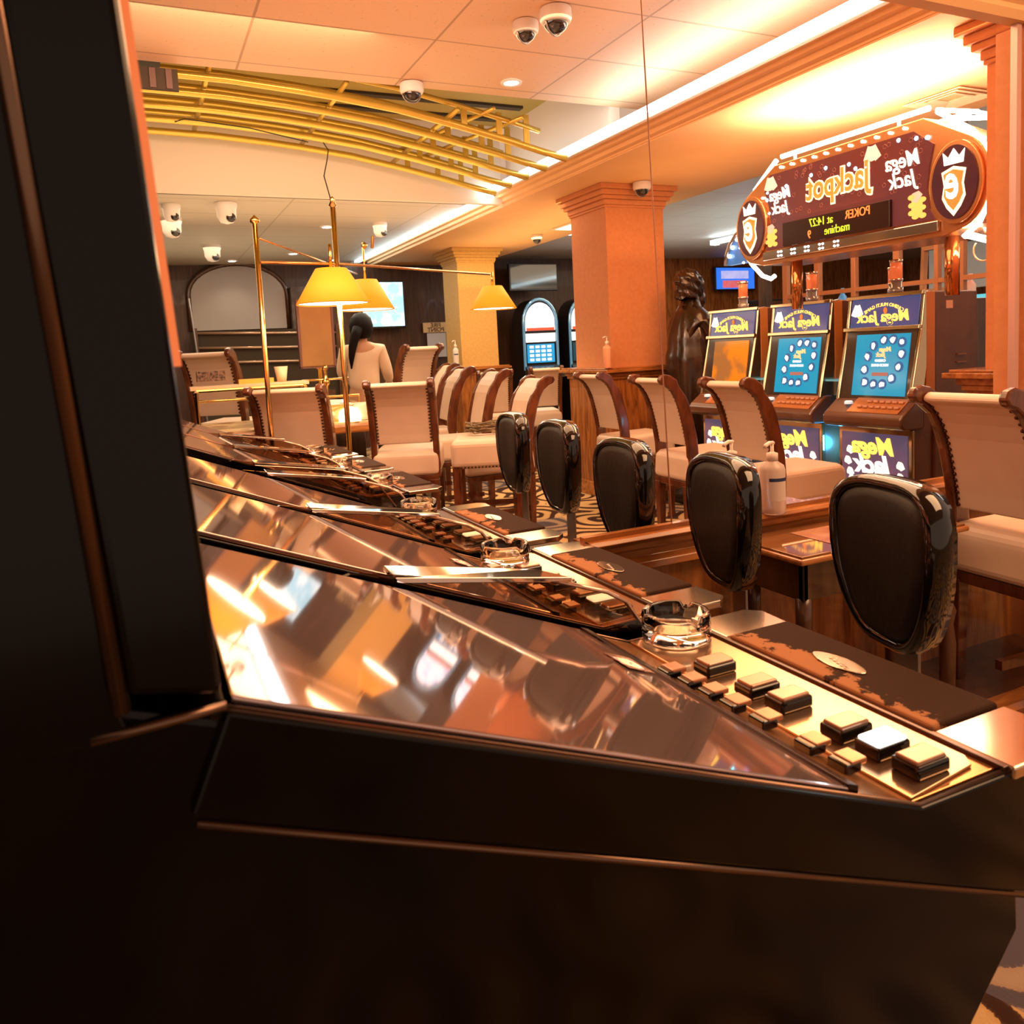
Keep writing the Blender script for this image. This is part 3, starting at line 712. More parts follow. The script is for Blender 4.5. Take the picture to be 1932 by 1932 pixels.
for x, y, lb in ((.86, 5.39, 'short clear acrylic box on the roulette table edge'), (.72, 5.50, 'wider clear acrylic box on the roulette table')):
    tag(MB().box(x, x+.11, y, y+.05, .8135, 1.06).build('acrylic_box', mat('acrylic', (.75, .62, .38), .05, trans=.6)), lb, 'box')
tag(MB().lathe([(.075, 0), (.08, .03), (.07, .07), (.02, .10)], (1.30, 5.45, .8135), 20).build('white_globe', mat('globe', (1, .95, .8), .3, emit=(1, .9, .6), es=2.5), smooth=True), 'bright white globe light between the two pink-lit chairs', 'light')
# tilted display board
t = thing('display_board', 'brown rectangular display board on a brass stem under the large lamp', 'display', (1.15, 5.62, 0))
MB().box(-.125, .105, -.02, .02, 1.20, 1.66).build('board', mottled('brown_board', (.28, .14, .04), (.34, .17, .05), .5, 6), t, bevel=.008)
fr = MB().box(-.135, -.120, -.024, .024, 1.195, 1.665).box(.10, .115, -.024, .024, 1.195, 1.665).box(-.135, .115, -.024, .024, 1.19, 1.20).build('board_frame', mat('violet_frame', (.18, .09, .08), .3, .3), t)
MB().lathe([(.05, .812), (.012, .83), (.012, 1.18), (.045, 1.19)], n=14).build('stem', BRASS, t, smooth=True)

# posts and rail that carry the lamps
t = thing('lamp_frame', 'brass posts and long horizontal rail carrying the yellow lamps', 'lamp frame', (.70, 5.0, 0))
MB().tube([(0, 0, 0), (0, 0, 2.08)], .016, 10).build('post', BRASS, t, smooth=True)
MB().lathe([(.0, 2.07), (.028, 2.085), (.030, 2.10), (.0, 2.13)], (0, 0, 0), 14).build('post_cap', BRASS, t, smooth=True)
MB().tube([(.48, .02, 0), (.48, .02, 2.19)], .017, 10).build('post', BRASS, t, smooth=True)
MB().lathe([(.0, 2.18), (.026, 2.20), (.014, 2.23), (.02, 2.24), (.0, 2.26)], (.48, .02, 0), 14).build('post_cap', BRASS, t, smooth=True)
MB().tube([(.02, 0, 1.85), (.50, .02, 1.842), (2.10, 1.3, 1.905)], .009, 8).build('rail', mat('copper_rail', (.70, .34, .12), .2, .9), t, smooth=True)
MB().tube([(.02, 0, 1.99), (1.2, 2.3, 2.02)], .006, 8).build('rail', mat('copper_rail', (.70, .34, .12), .2, .9), t, smooth=True)
def lamp(name, loc, label, r0=.225, r1=.095, h=.215, stem=.15, power=16):
    t = thing(name, label, 'lamp', loc, 0, 'yellow lamps over the roulette table')
    n = 40
    vs = [];
    MB().lathe([(r0, 0), (r1, h)], n=n, cap=False).build('lamp_shade', SHADE, t, smooth=True, solid=.003)
    MB().lathe([(r0-.002, -.001), (r0+.003, .004)], n=n, cap=False).build('shade_trim', mat('trim_gold', (.7, .35, .05), .4), t)
    MB().lathe([(0, .010), (r0-.006, .008), (r0-.006, .012), (0, .014)], n=n, cap=False).build('diffuser', LAMPIN, t)
    MB().lathe([(r1, h-.004), (0, h)], n=n, cap=False).build('shade_top', SHADE, t)
    MB().lathe([(.010, h), (.010, h+stem)], n=10).build('lamp_stem', BRASS, t, smooth=True)
    L = spot('lamp_bulb', (0, 0, -.01), power, (1, .74, .36), 150, .5, .12); L.parent = t
    return t
lamp('pendant_lamp', (1.12, 4.92, 1.585), 'largest yellow cone lamp, hanging left of the brass post', power=22)
lamp('pendant_lamp', (1.85, 6.85, 1.66), 'yellow cone lamp half hidden behind the largest lamp', .24, .10, .26, .32, 16)
lamp('pendant_lamp', (2.75, 6.15, 1.60), 'right yellow cone lamp at the end of the rail, before the yellow column', .195, .08, .19, .12, 14)

# items on the roulette table, seen small
tag(MB().box(.58, .80, 5.40, 5.46, 1.115, 1.145).build('sign_plate', mat('yellow_sign', (.75, .42, .06), .5)), 'small yellow sign strip on the table at far left', 'sign')
tag(MB().box(.33, .50, 5.42, 5.50, 1.145, 1.21).build('keypad_unit', mottled('keypad', (.02, .015, .012), (.25, .15, .10), .4, 60)), 'small black keypad unit in front of the far left chair', 'device')
tag(MB().box(.28, 1.02, 5.36, 5.50, 1.09, 1.115).build('table_shelf', mat('shelf_cream', (.72, .52, .34), .3)), 'narrow cream shelf above the far left table edge', 'shelf')
tag(MB().tube([(.31, 5.28, 0), (.31, 5.28, 1.08), (.31, 5.36, 1.086), (.98, 5.36, 1.086), (.98, 5.28, 1.08), (.98, 5.28, 0)], .012, 8).build('shelf_bracket', BRASS), 'pair of brass supports under the narrow cream shelf', 'bracket')
tag(MB().lathe([(.03, 0), (.045, .10), (.04, .10), (.026, .005)], (.86, 5.46, 1.116), 16).build('cup', mat('paper_cup', (.75, .62, .40), .5), smooth=True), 'pale paper cup on the cream shelf', 'cup')

# ------------------------------------------------------------------ person at the roulette table
def skin(name, nodes_, edges, m, parent, sub=2):
    me = bpy.data.meshes.new(name); me.from_pydata([n[0] for n in nodes_], edges, []); me.materials.append(m)
    o = bpy.data.objects.new(name, me); COL.objects.link(o); o.parent = parent
    sk = o.modifiers.new('skin', 'SKIN'); sk.use_smooth_shade = True
    ly = me.skin_vertices[0].data if me.skin_vertices else None
    if ly is None:
        bm = bmesh.new(); bm.from_mesh(me); bm.verts.layers.skin.verify(); bm.to_mesh(me); bm.free(); ly = me.skin_vertices[0].data
    for i, nd in enumerate(nodes_):
        r = nd[1]; ly[i].radius = r if isinstance(r, tuple) else (r, r); ly[i].use_root = (i == 0)
    s = o.modifiers.new('sub', 'SUBSURF'); s.levels = sub; s.render_levels = sub
    return o
SKINM = mat('skin', (.50, .27, .16), .5)
HAIR = mat('dark_hair', (.006, .004, .004), .65, spec=.12)
SHIRT = mottled('white_blouse', (.66, .52, .38), (.72, .57, .42), .7, 4)
PANTS = mat('dark_trousers', (.02, .016, .015), .7)
p = thing('person', 'person with dark ponytail and white blouse seen from behind at the roulette table', 'person', (1.76, 6.76, 0), math.radians(-20), sc=.995)
# local frame: faces +y (away), x to the right
N = [((0, 0, .92), (.13, .10)), ((0, .02, 1.08), (.115, .085)), ((0, .03, 1.24), (.135, .09)), ((0, .02, 1.33), (.12, .07)), ((0, .03, 1.385), .045), ((.0, .055, 1.43), .045), ((.0, .06, 1.50), (.078, .088)), ((0, .06, 1.555), (.07, .08)),
     ((.155, .02, 1.315), .050), ((.20, .05, 1.12), .040), ((.20, .24, 1.03), .033), ((.19, .33, 1.02), .028), ((.19, .39, 1.01), (.034, .018)),
     ((-.155, .02, 1.315), .050), ((-.20, .07, 1.12), .040), ((-.14, .25, 1.03), .033), ((-.10, .34, 1.02), .028), ((-.09, .40, 1.01), (.034, .018)),
     ((.085, 0, .84), (.085, .09)), ((.09, .01, .48), .055), ((.09, 0, .10), .038), ((.09, .12, .04), (.036, .025)),
     ((-.085, 0, .84), (.085, .09)), ((-.09, .01, .48), .055), ((-.09, 0, .10), .038), ((-.09, .12, .04), (.036, .025))]
E_ = [(0,1),(1,2),(2,3),(3,4),(4,5),(5,6),(6,7),(3,8),(8,9),(9,10),(10,11),(11,12),(3,13),(13,14),(14,15),(15,16),(16,17),(0,18),(18,19),(19,20),(20,21),(0,22),(22,23),(23,24),(24,25)]
k = len(N)
for sx, base, end in ((1, 12, (.19, .39, 1.01)), (-1, 17, (-.09, .40, 1.01))):
    for j, (dx, L) in enumerate([(-.024, .055), (-.008, .065), (.008, .060), (.022, .048)]):
        N += [((end[0]+dx, end[1]+.03, end[2]), .009), ((end[0]+dx*1.2, end[1]+.03+L*.6, end[2]-.006), .0085), ((end[0]+dx*1.2, end[1]+.03+L, end[2]-.02), .0075)]
        E_ += [(base, k), (k, k+1), (k+1, k+2)]; k += 3
    N += [((end[0]-sx*.035, end[1]+.005, end[2]-.005), .010), ((end[0]-sx*.05, end[1]+.035, end[2]-.012), .009)]; E_ += [(base, k), (k, k+1)]; k += 2
skin('body', N, E_, SKINM, p)
B = [((0, 0, .93), (.155, .12)), ((0, .02, 1.08), (.14, .105)), ((0, .03, 1.22), (.155, .11)), ((0, .02, 1.325), (.13, .085)), ((0, .03, 1.365), .062),
     ((.155, .02, 1.315), .062), ((.20, .05, 1.12), .054), ((.20, .20, 1.045), .044), ((-.155, .02, 1.315), .062), ((-.20, .07, 1.12), .054), ((-.145, .22, 1.04), .044)]
skin('blouse', B, [(0,1),(1,2),(2,3),(3,4),(3,5),(5,6),(6,7),(3,8),(8,9),(9,10)], SHIRT, p)
hb = MB().lathe([(.0, .125), (.05, .115), (.088, .075), (.104, .01), (.098, -.05), (.075, -.095), (.0, -.11)], (0, .035, 1.52), 24, cap=False, sy=1.12)
hb.tube([(-.02, -.05, 1.50), (-.045, -.085, 1.44), (-.07, -.10, 1.35), (-.085, -.105, 1.26), (-.092, -.105, 1.16)], [.05, .042, .036, .026, .006], 12).build('hair', HAIR, p, smooth=True)
skin('trousers', [((0, 0, .92), (.145, .115)), ((.09, 0, .82), (.095, .10)), ((.09, .01, .48), .068), ((.09, 0, .10), .056), ((-.09, 0, .82), (.095, .10)), ((-.09, .01, .48), .068), ((-.09, 0, .10), .056)],
     [(0,1),(1,2),(2,3),(0,4),(4,5),(5,6)], PANTS, p)

# ------------------------------------------------------------------ bronze statue
p = thing('statue', 'dark bronze statue of a bearded standing man in robes holding a round basket', 'statue', (3.93, 5.02, 0), 0)
bodyN = [((0, 0, .95), (.16, .17)), ((0, 0, .60), (.17, .18)), ((0, 0, .25), (.19, .19)), ((0, 0, .06), (.18, .18)), ((-.01, 0, 1.25), (.15, .17)), ((-.02, 0, 1.42), (.13, .17)), ((-.01, 0, 1.52), (.08, .09)), ((.01, 0, 1.59), (.065, .065)), ((.025, 0, 1.68), (.088, .078)), ((.01, 0, 1.75), (.085, .075)),
         ((.0, -.17, 1.40), .068), ((.05, -.20, 1.22), .056), ((.17, -.16, 1.16), .046), ((.24, -.10, 1.20), .038), ((.0, .17, 1.40), .068), ((.08, .20, 1.22), .056), ((.22, .12, 1.18), .042),
         ((.125, 0, 1.665), .016), ((.095, 0, 1.62), (.03, .04)), ((.15, -.05, .60), .065), ((.22, -.07, .35), .055), ((.25, -.07, .13), .05), ((.33, -.07, .09), .035)]
bodyE = [(0,1),(1,2),(2,3),(0,4),(4,5),(5,6),(6,7),(7,8),(8,9),(5,10),(10,11),(11,12),(12,13),(5,14),(14,15),(15,16),(8,17),(8,18),(0,19),(19,20),(20,21),(21,22)]
k = len(bodyN)
for dy in (-.025, -.008, .010, .026):
    bodyN += [((.27, -.09+dy, 1.215), .010), ((.31, -.08+dy, 1.215), .009), ((.335, -.07+dy, 1.225), .008)]
    bodyE += [(13, k), (k, k+1), (k+1, k+2)]; k += 3
skin('body', bodyN, bodyE, BRONZE, p)
cl = MB()
def cloak(u, v):
    a = PI*.32+u*PI*1.36; k = 1-v
    r = .16+.075*k*(1-.3*k); 
    if v > .72: r = .16+.02*k-(v-.72)**2*1.15
    r += .010*math.sin(u*30+v*3)*(.3+k)
    return (-.02+r*math.cos(a)*.95, r*1.18*math.sin(a), .32+1.20*v)
cl.grid(cloak, 60, 22).build('cloak', BRONZE, p, smooth=True, solid=.012)
MB().lathe([(0, 0), (.07, .01), (.115, .06), (.12, .11), (.08, .15), (0, .165)], (.30, -.04, 1.235), 24, cap=False).build('basket', mottled('basket_bronze', (.10, .028, .010), (.14, .04, .014), .4, 40, .5), p, smooth=True)
hb = MB()
def hair(u, v):
    a = 2*PI*u; b = -.9+v*2.47
    w_ = 1+.05*math.sin(a*9+b*6)+.05*math.sin(b*13+a*4)
    r = .105*math.cos(b)*w_ if b > 0 else .105*(1+.12*b)*w_
    return (-.030+r*math.cos(a)*1.02, r*math.sin(a), 1.70+.105*math.sin(b)*(1 if b > 0 else 1.5)*w_)
hb.grid(hair, 48, 26).build('hair', BRONZE, p, smooth=True)
MB().lathe([(0, .03), (.030, .02), (.052, -.02), (.050, -.07), (.028, -.12), (0, -.14)], (.080, 0, 1.615), 20, cap=False).build('beard', BRONZE, p, smooth=True)
MB().tube([(.28, -.10, 1.22), (.24, -.02, .2)], .016, 8).build('staff', BRONZE, p, smooth=True)
MB().box(-.24, .40, -.22, .22, 0, .05).build('base', BRONZE, p, bevel=.01)

# ------------------------------------------------------------------ mirrored-lettering slot machines (faces look towards -x)
AMBER = mat('bezel_gold_chrome', (.62, .48, .30), .10, .95)
SIDE = wood('machine_side', (.10, .035, .018), (.15, .055, .025), .35, (4, 4, 4), coat=.2)
ORSIDE = mat('orange_trim', (.55, .20, .05), .35)
def make_mega(label):
    t = thing('video_slot_machine', label, 'slot machine', (3.60, 2.95, 0), 0, 'video slot machines under the jackpot sign')
    h = .235
    MB().prism([(0, 1.44), (.36, 1.44), (.36, 0), (-.08, 0), (-.10, .76), (-.09, .88), (-.05, .92), (-.0, 1.20)], -h+.012, h-.012, 'y').build('cabinet', SIDE, t, bevel=.008)
    for s in (-1, 1):
        a = -h if s < 0 else h-.02
        MB().prism([(-.03, 1.435), (.03, 1.445), (.02, 1.27), (-.045, .90), (-.115, .86), (-.135, .895), (-.055, 1.25)], a, a+.02, 'y').build('side_trim', AMBER, t, bevel=.004)
    def fx(z): return -.035 - (1.44-z)*.155
    def pane(y0, y1, z0, z1, d=.0, th=.006):
        return MB().quadsolid([(fx(z0)-d, y0, z0), (fx(z0)-d, y1, z0), (fx(z0)-d+th, y1, z0), (fx(z0)-d+th, y0, z0),
                               (fx(z1)-d, y0, z1), (fx(z1)-d, y1, z1), (fx(z1)-d+th, y1, z1), (fx(z1)-d+th, y0, z1)])
    top = pane(-h+.02, h-.035, 1.275, 1.425).build('top_glass', mottled('top_art', (.020, .018, .05), (.07, .02, .02), .08, 5, emit=(.03, .06, .16), es=.9), t)
    for z0, z1 in ((1.425, 1.445), (1.255, 1.275)): pane(-h, h, z0, z1, .012, .02).build('glass_frame', AMBER, t, bevel=.003)
    U = Vector((fx(1.44)-fx(1.27), 0, .17)).normalized()
    def at(y, z, d=.003): return (fx(z)-d, y, z)
    text('Mega Jack', .082, TXTY, top, at(-.01, 1.325), (0, 1, 0), U, shear=.25, off=.0015, sx=.98)
    text('CASINO MULTI GAME', .026, TXTY, top, at(-.01, 1.388, .004), (0, 1, 0), U, arc=.20)
    crd = MB()
    for k in range(4):
        a = -.5+.28*k; c, s_ = math.cos(a), math.sin(a)
        P = [(-.016, -.03), (.016, -.03), (.016, .03), (-.016, .03)]
        crd.add([(fx(1.36)-.004-.0006*k+.155*(q*c+p*s_), .145+p*c-q*s_+.008*k, 1.365+q*c+p*s_) for p, q in P], [(0, 1, 2, 3)])
    crd.build('card_motif', CARDW, top, solid=.0004)
    MB().lathe([(0, 0), (.010, .0), (.012, .002), (0, .003)], (0, 0, 0), 12, 'x', False, sy=1.4).xf(Matrix.Translation((fx(1.345)-.004, -.02, 1.357))).build('berry_motif', mat('berry', (.8, .15, .03), .4, emit=(1, .2, .02), es=.6), top)
    # screen with menu roundels
    pane(-h+.02, h-.02, .90, 1.255, -.004, .006).build('screen_surround', mat('dark_surround', (.05, .035, .025), .15, coat=.6), t)
    sc = pane(-.185, .145, .915, 1.235, .001, .005).build('screen', mat('menu_blue', (.01, .18, .32), .12, emit=(.012, .24, .44), es=.75), t)
    rnd = random.Random(3)
    for y, z in [(-.14, 1.19), (-.085, 1.205), (-.03, 1.205), (.03, 1.175), (-.145, 1.13), (.06, 1.12), (-.135, 1.065), (.075, 1.05), (-.10, 1.005), (-.045, .975), (.01, .975), (.065, .985)]:
        n = 16; b0 = [(fx(z+.027*math.sin(2*PI*i/n))-.0016, y+.027*math.cos(2*PI*i/n), z+.027*math.sin(2*PI*i/n)) for i in range(n)]
        MB().add(b0, [tuple(range(n))]).build('menu_roundel', BLUED, sc, solid=.0004)
        q = [rnd.uniform(.012, .022) for i in range(7)]
        c0 = [(fx(z+q[i]*math.sin(2*PI*i/7))-.0030, y+q[i]*.9*math.cos(2*PI*i/7)+.003, z+q[i]*math.sin(2*PI*i/7)) for i in range(7)]
        MB().add(c0, [tuple(range(7))]).build('menu_picture', CARDW, sc, solid=.0004)
    TO = mat('menu_orange', (.9, .45, .2), .4, emit=(1, .50, .22), es=.8)
    text('Mega', .034, TO, sc, at(-.045, 1.155), (0, 1, 0), U, shear=.25, off=.001)
    text('Jack', .034, TO, sc, at(-.02, 1.128), (0, 1, 0), U, shear=.25, off=.001)
    text('CASINO', .018, CARDW, sc, at(-.02, 1.097), (0, 1, 0), U, off=.0006)
    text('MULTI GAME', .018, CARDW, sc, at(-.02, 1.073), (0, 1, 0), U, off=.0006)
    pane(-.075, .025, 1.018, 1.036, .0035, .001).build('menu_bar', mat('menu_bar', (.25, .12, .12), .4, emit=(.4, .15, .12), es=.4), sc)
    # button shelf
    MB().prism([(-.105, .905), (-.05, .905), (-.05, .75), (-.20, .75), (-.225, .775), (-.225, .81), (-.205, .83)], -h-.015, h+.015, 'y').build('button_shelf', mat('shelf_brown', (.10, .04, .02), .25, coat=.5), t, bevel=.012, seg=3)
    MB().quadsolid([(-.205, -h+.02, .832), (-.205, .10, .832), (-.112, .10, .900), (-.112, -h+.02, .900), (-.205, -h+.02, .836), (-.205, .10, .836), (-.112, .10, .904), (-.112, -h+.02, .904)]).build('button_tray', mat('tray_orange', (.50, .20, .07), .2, .4), t)
    for r_, (x, z) in enumerate([(-.175, .858), (-.140, .883)]):
        for k in range(7 - r_):
            y = -.19+.038*k
            MB().box(x-.011, x+.011, y-.014, y+.014, z-.002, z+.010).build('button', mat('button_orange2', (.58, .28, .15), .25, coat=.4), t, bevel=.003)
    MB().lathe([(.022, .87), (.022, .882), (.015, .888)], (-.16, .125, 0), 20).build('start_button', mat('start_blue', (.7, .8, .85), .2, emit=(.4, .6, .7), es=.5), t)
    # belly glass
    MB().box(-.118, -.098, -h+.005, h-.005, .28, .745).build('belly_frame', AMBER, t, bevel=.004)
    bg = MB().box(-.124, -.117, -h+.03, h-.03, .31, .715).build('belly_glass', mottled('belly_art', (.03, .03, .09), (.16, .06, .05), .08, 4, emit=(.10, .08, .14), es=.6), t)
    text('Mega', .125, TXTY, bg, (-.126, -.0, .645), (0, 1, 0), (0, 0, 1), shear=.25, off=.004)
    text('Jack', .135, TXTW, bg, (-.126, -.0, .545), (0, 1, 0), (0, 0, 1), shear=.25, off=.005)
    cn = MB()
    for k in range(16):
        y = -.17+.34*((k*5) % 16)/16; z = .40+.05*math.sin(k*2.1)
        cn.lathe([(0, 0), (.022, 0), (.022, .002), (0, .003)], (0, 0, 0), 12, 'x', False); n_ = len(cn.v)
        for q in range(n_-48, n_): v = cn.v[q]; cn.v[q] = (-.126-v[0], y+v[1], z+v[2])
    cn.build('coin_motif', TXTY, bg)
    fg = MB()
    for y, z in ((.150, .62), (.165, .56), (.15, .50), (.14, .46), (-.165, .56), (-.165, .50), (-.17, .45)):
        n = 9; fg.add([(-.1265, y+(.022+.010*math.sin(i*4))*math.cos(2*PI*i/n), z+(.03+.01*math.cos(i*5))*math.sin(2*PI*i/n)) for i in range(n)], [tuple(range(n))])
    fg.build('figure_motif', CARDW, bg, solid=.0005)
    # signal candle
    for (x, y, r, hh) in ((.05, -.005, .030, .17), (.12, .075, .022, .14)):
        cdl = MB().lathe([(r*1.15, 1.44), (r*1.15, 1.475), (r*.9, 1.475), (r*.9, 1.44+hh*.45)], (x, y, 0), 20).build('candle', mat('candle_grey', (.25, .22, .20), .1, .3, coat=1), t, smooth=True)
        MB().lathe([(r*1.0, 1.44+hh*.42), (r, 1.44+hh), (r*.7, 1.45+hh)], (x, y, 0), 20).build('candle_lens', mat('candle_red', (.85, .22, .08), .12, coat=1, emit=(1, .2, .05), es=.25), cdl, smooth=True)
        MB().lathe([(r*1.12, 1.44+hh*.42), (r*1.12, 1.44+hh*.47)], (x, y, 0), 20).lathe([(r*1.1, 1.44+hh*.97), (r*1.1, 1.45+hh)], (x, y, 0), 20).build('candle_ring', CHROME, cdl, smooth=True)
    # side details
    MB().box(.04, .36, -h-.004, -h+.014, .0, 1.435).build('side_panel', SIDE, t, bevel=.004)
    MB().box(-.02, .045, -h-.002, -h+.016, .90, 1.438).build('side_strip', ORSIDE, t, bevel=.004)
    MB().box(.12, .17, -h-.006, -h-.003, 1.35, 1.39).build('side_sticker', mat('sticker', (.75, .40, .25), .5), t)
    lv = MB()
    for k in range(3): lv.box(.20, .27, -h-.012, -h-.003, 1.03+.04*k, 1.038+.04*k)
    lv.build('side_vents', mat('vent_brown', (.25, .10, .05), .3), t)
    return t
mg = clones(make_mega('right video slot machine with lit blue menu screen, nearest under the sign'))
again(mg, 'middle video slot machine with lit blue menu screen, behind the cream chair', (3.60, 3.53, 0))
g3 = again(mg, 'left video slot machine with painted amber reflections, beside the statue', (3.60, 4.12, 0))
AMS = mottled('amber_screen', (.36, .22, .09), (.75, .34, .03), .08, 4, lo=.45, hi=.55)  # amber reflection put into the colour of the unlit screen
for ch in KIDS[g3.name]:
    if ch.name.startswith('screen') and not ch.name.startswith('screen_s'):
        ch.data = ch.data.copy(); ch.data.materials[0] = AMS; ch['label'] = 'unlit screen with painted amber reflection'
        for k2 in KIDS[ch.name]: bpy.data.objects.remove(k2)
for y, lb in ((3.24, 'narrow glass shelf between the right and middle video slot machines'), (3.825, 'narrow glass shelf between the middle and left video slot machines')):
    tag(MB().box(3.50, 3.72, y-.05, y+.05, .985, .995).build('glass_shelf', mat('teal_glass', (.10, .35, .45), .1, emit=(.02, .14, .2), es=.6)), lb, 'shelf')
tag(MB().box(3.97, 4.40, 2.73, 4.35, 0, 1.40).build('service_cabinet', WDARK, bevel=.006), 'dark cabinet backing the video slot machines', 'cabinet')
point('blue_glow', (3.58, 3.24, .62), 4, (.05, .45, 1)); point('blue_glow', (3.58, 3.83, .62), 4, (.05, .45, 1))

# ------------------------------------------------------------------ jackpot sign
SX = 3.35; SC = 3.029
sg = thing('jackpot_sign', 'large neon jackpot sign with crests and mirrored lettering above the slot machines', 'sign', (SX, SC, 1.66))
def Q(y, z): return (y-SC, z-1.66)
def circ(cy, cz, ry, rz, a0, a1, n=16): return [Q(cy+ry*math.cos(math.radians(a0+(a1-a0)*i/n)), cz+rz*math.sin(math.radians(a0+(a1-a0)*i/n))) for i in range(n+1)]
out = [Q(3.50, 2.215), Q(2.56, 2.215), Q(2.47, 2.15)] + circ(2.384, 1.89, .150, .205, 60, 0, 1)[:0] + circ(2.384, 1.89, .140, .20, 60, 0, 1)[:0]
out = [Q(3.50, 2.215), Q(2.56, 2.215)] + circ(2.39, 1.89, .150, .215, 120-60, 60, 1)[:1] + [(-p[0]+Q(2.384, 0)[0]*2, p[1]) for p in circ(2.384, 1.89, .145, .205, 60, -75, 14)]
out = [Q(3.50, 2.215), Q(2.56, 2.215)] + circ(2.384, 1.89, .145, .205, 110, 265, 16) + [Q(2.46, 1.665), Q(3.60, 1.665)] + circ(3.674, 1.89, .145, .205, -85, 70, 16)
MB().prism(out, 0, .30, 'x').build('sign_box', mat('sign_copper', (.62, .30, .14), .22, .8), sg, bevel=.006)
MB().prism([Q(3.585, 1.69), Q(2.47, 1.69), Q(2.47, 1.738), Q(3.585, 1.738)], -.018, 0, 'x').build('bottom_band', mat('sign_chrome', (.72, .66, .60), .12, .95), sg, bevel=.004)
art = mottled('sign_art', (.10, .022, .012), (.05, .025, .045), .15, 1.6, emit=(.13, .025, .02), es=.7)
fp = MB().prism([Q(3.53, 2.165), Q(2.60, 2.165), Q(2.50, 2.085), Q(2.52, 2.0), Q(2.535, 1.89), Q(2.52, 1.80), Q(2.49, 1.748), Q(3.565, 1.748), Q(3.54, 1.80), Q(3.525, 1.89), Q(3.54, 2.0), Q(3.57, 2.08)], -.008, 0, 'x').build('art_panel', art, sg)
for cy, nm in ((2.384, 'a'), (3.674, 'b')):
    MB().prism(circ(cy, 1.89, .128, .182, 0, 351, 40), -.02, 0, 'x').build('crest_ring', mat('sign_copper', (.62, .30, .14), .22, .8), sg, bevel=.004)
    cr = MB().prism(circ(cy, 1.89, .108, .160, 0, 351, 40), -.028, -.01, 'x').build('crest', mottled('crest_art', (.06, .02, .022), (.04, .018, .03), .15, 8, emit=(.06, .014, .015), es=.6), sg)
    c0 = cy-SC; z0 = 1.89-1.66
    shield = [(0, -.125), (.030, -.09), (.050, -.05), (.042, .0), (.052, .055), (0, .072), (-.052, .055), (-.042, 0), (-.050, -.05), (-.030, -.09)]
    MB().prism([(c0+a*1.12, z0-.01+b*1.10) for a, b in shield], -.031, -.028, 'x').build('shield', mat('crest_cream', (.95, .8, .55), .4, emit=(1, .85, .55), es=1.1), cr)
    MB().prism([(c0+a*.92, z0-.01+b*.90) for a, b in shield], -.033, -.031, 'x').build('shield', mat('crest_orange', (.75, .22, .05), .4, emit=(1, .22, .03), es=.55), cr)
    crown = [(-.045, .078), (.045, .078), (.052, .135), (.026, .108), (0, .145), (-.026, .108), (-.052, .135)]
    MB().prism([(c0+a, z0+b) for a, b in crown], -.032, -.028, 'x').build('crown', mat('crest_white', (.95, .9, .85), .4, emit=(1, .9, .8), es=1.4), cr)
    text('e', .225, mat('crest_white', (.95, .9, .85), .4), cr, (-.035, c0, z0-.0), (0, 1, 0), (0, 0, 1), shear=.2, off=.004, sx=.62)
Y_, Z_ = (0, 1, 0), (0, 0, 1)
def S3(y, z, d=.012): return (-d, y-SC, z-1.66)
text('Jackpot', .175, mat('halo_cream', (1, .85, .6), .4, emit=(1, .82, .50), es=1.1), fp, S3(3.045, 2.025, .011), Y_, Z_, off=.011, sx=.78, name='jackpot_outline')
text('Jackpot', .175, mat('jackpot_orange', (.8, .25, .05), .4, emit=(1, .17, .03), es=.8), fp, S3(3.045, 2.025, .016), Y_, Z_, off=.003, sx=.78, name='jackpot_lettering')
for y, z, s in ((2.655, 2.045, .105), (3.445, 2.045, .09)):
    text('Mega', s, TXTW, fp, S3(y, z), Y_, Z_, shear=.25, off=.0012, sx=.85)
    text('Jack', s, TXTW, fp, S3(y-.0, z-s*.85), Y_, Z_, shear=.25, off=.0012, sx=.85)
for y, z in ((2.81, 2.12), (3.50, 2.115)):
    cm = MB()
    for k in range(4):
        a = -.5+.3*k; c, s_ = math.cos(a), math.sin(a)
        cm.add([(-.010-.001*k, y-SC+p_*c-q_*s_+.012*k, z-1.66+q_*c+p_*s_) for p_, q_ in [(-.02, -.035), (.02, -.035), (.02, .035), (-.02, .035)]], [(0, 1, 2, 3)])
    cm.build('card_motif', mat('card_pink', (.8, .5, .42), .4, emit=(1, .62, .48), es=.7), fp, solid=.0005)
for y in (2.58, 3.52):
    cn = MB()
    for k in range(11):
        yy = y-SC+(-.035+.07*((k*3) % 4)/3)*.8; zz = 1.775-1.66+.018*(k % 6)
        n = 12; cn.add([(-.011-.001*(k % 3), yy+.020*math.cos(2*PI*i/n), zz+.013*math.sin(2*PI*i/n)) for i in range(n)], [tuple(range(n))])
    cn.build('coin_motif', mat('coin_gold', (.75, .5, .15), .35, emit=(.9, .55, .12), es=.6), fp, solid=.0005)
    dm = MB(); dm.add([(-.013, y-SC+a, 1.87-1.66+b) for a, b in ((-.03, 0), (-.01, .02), (.025, .012), (.03, -.02), (.0, -.035))], [(0, 1, 2, 3, 4)])
    dm.build('dice_motif', mat('dice_pink', (.8, .4, .3), .4, emit=(1, .5, .4), es=.6), fp, solid=.0005)
sm = MB()
rnd = random.Random(5)
for k in range(60):
    y = rnd.uniform(2.56, 3.52)-SC; z = rnd.uniform(1.90, 2.15)-1.66; r_ = .011
    P4 = [(y+r_*math.cos(2*PI*i/5+k), z+r_*math.sin(2*PI*i/5+k)) for i in range(5)]
    sm.tube([(-.0095, a, b) for a, b in P4], .0012, 4, True)
sm.build('suit_pattern', mat('suit_line', (.30, .10, .08), .4, emit=(.35, .10, .07), es=.5), fp)
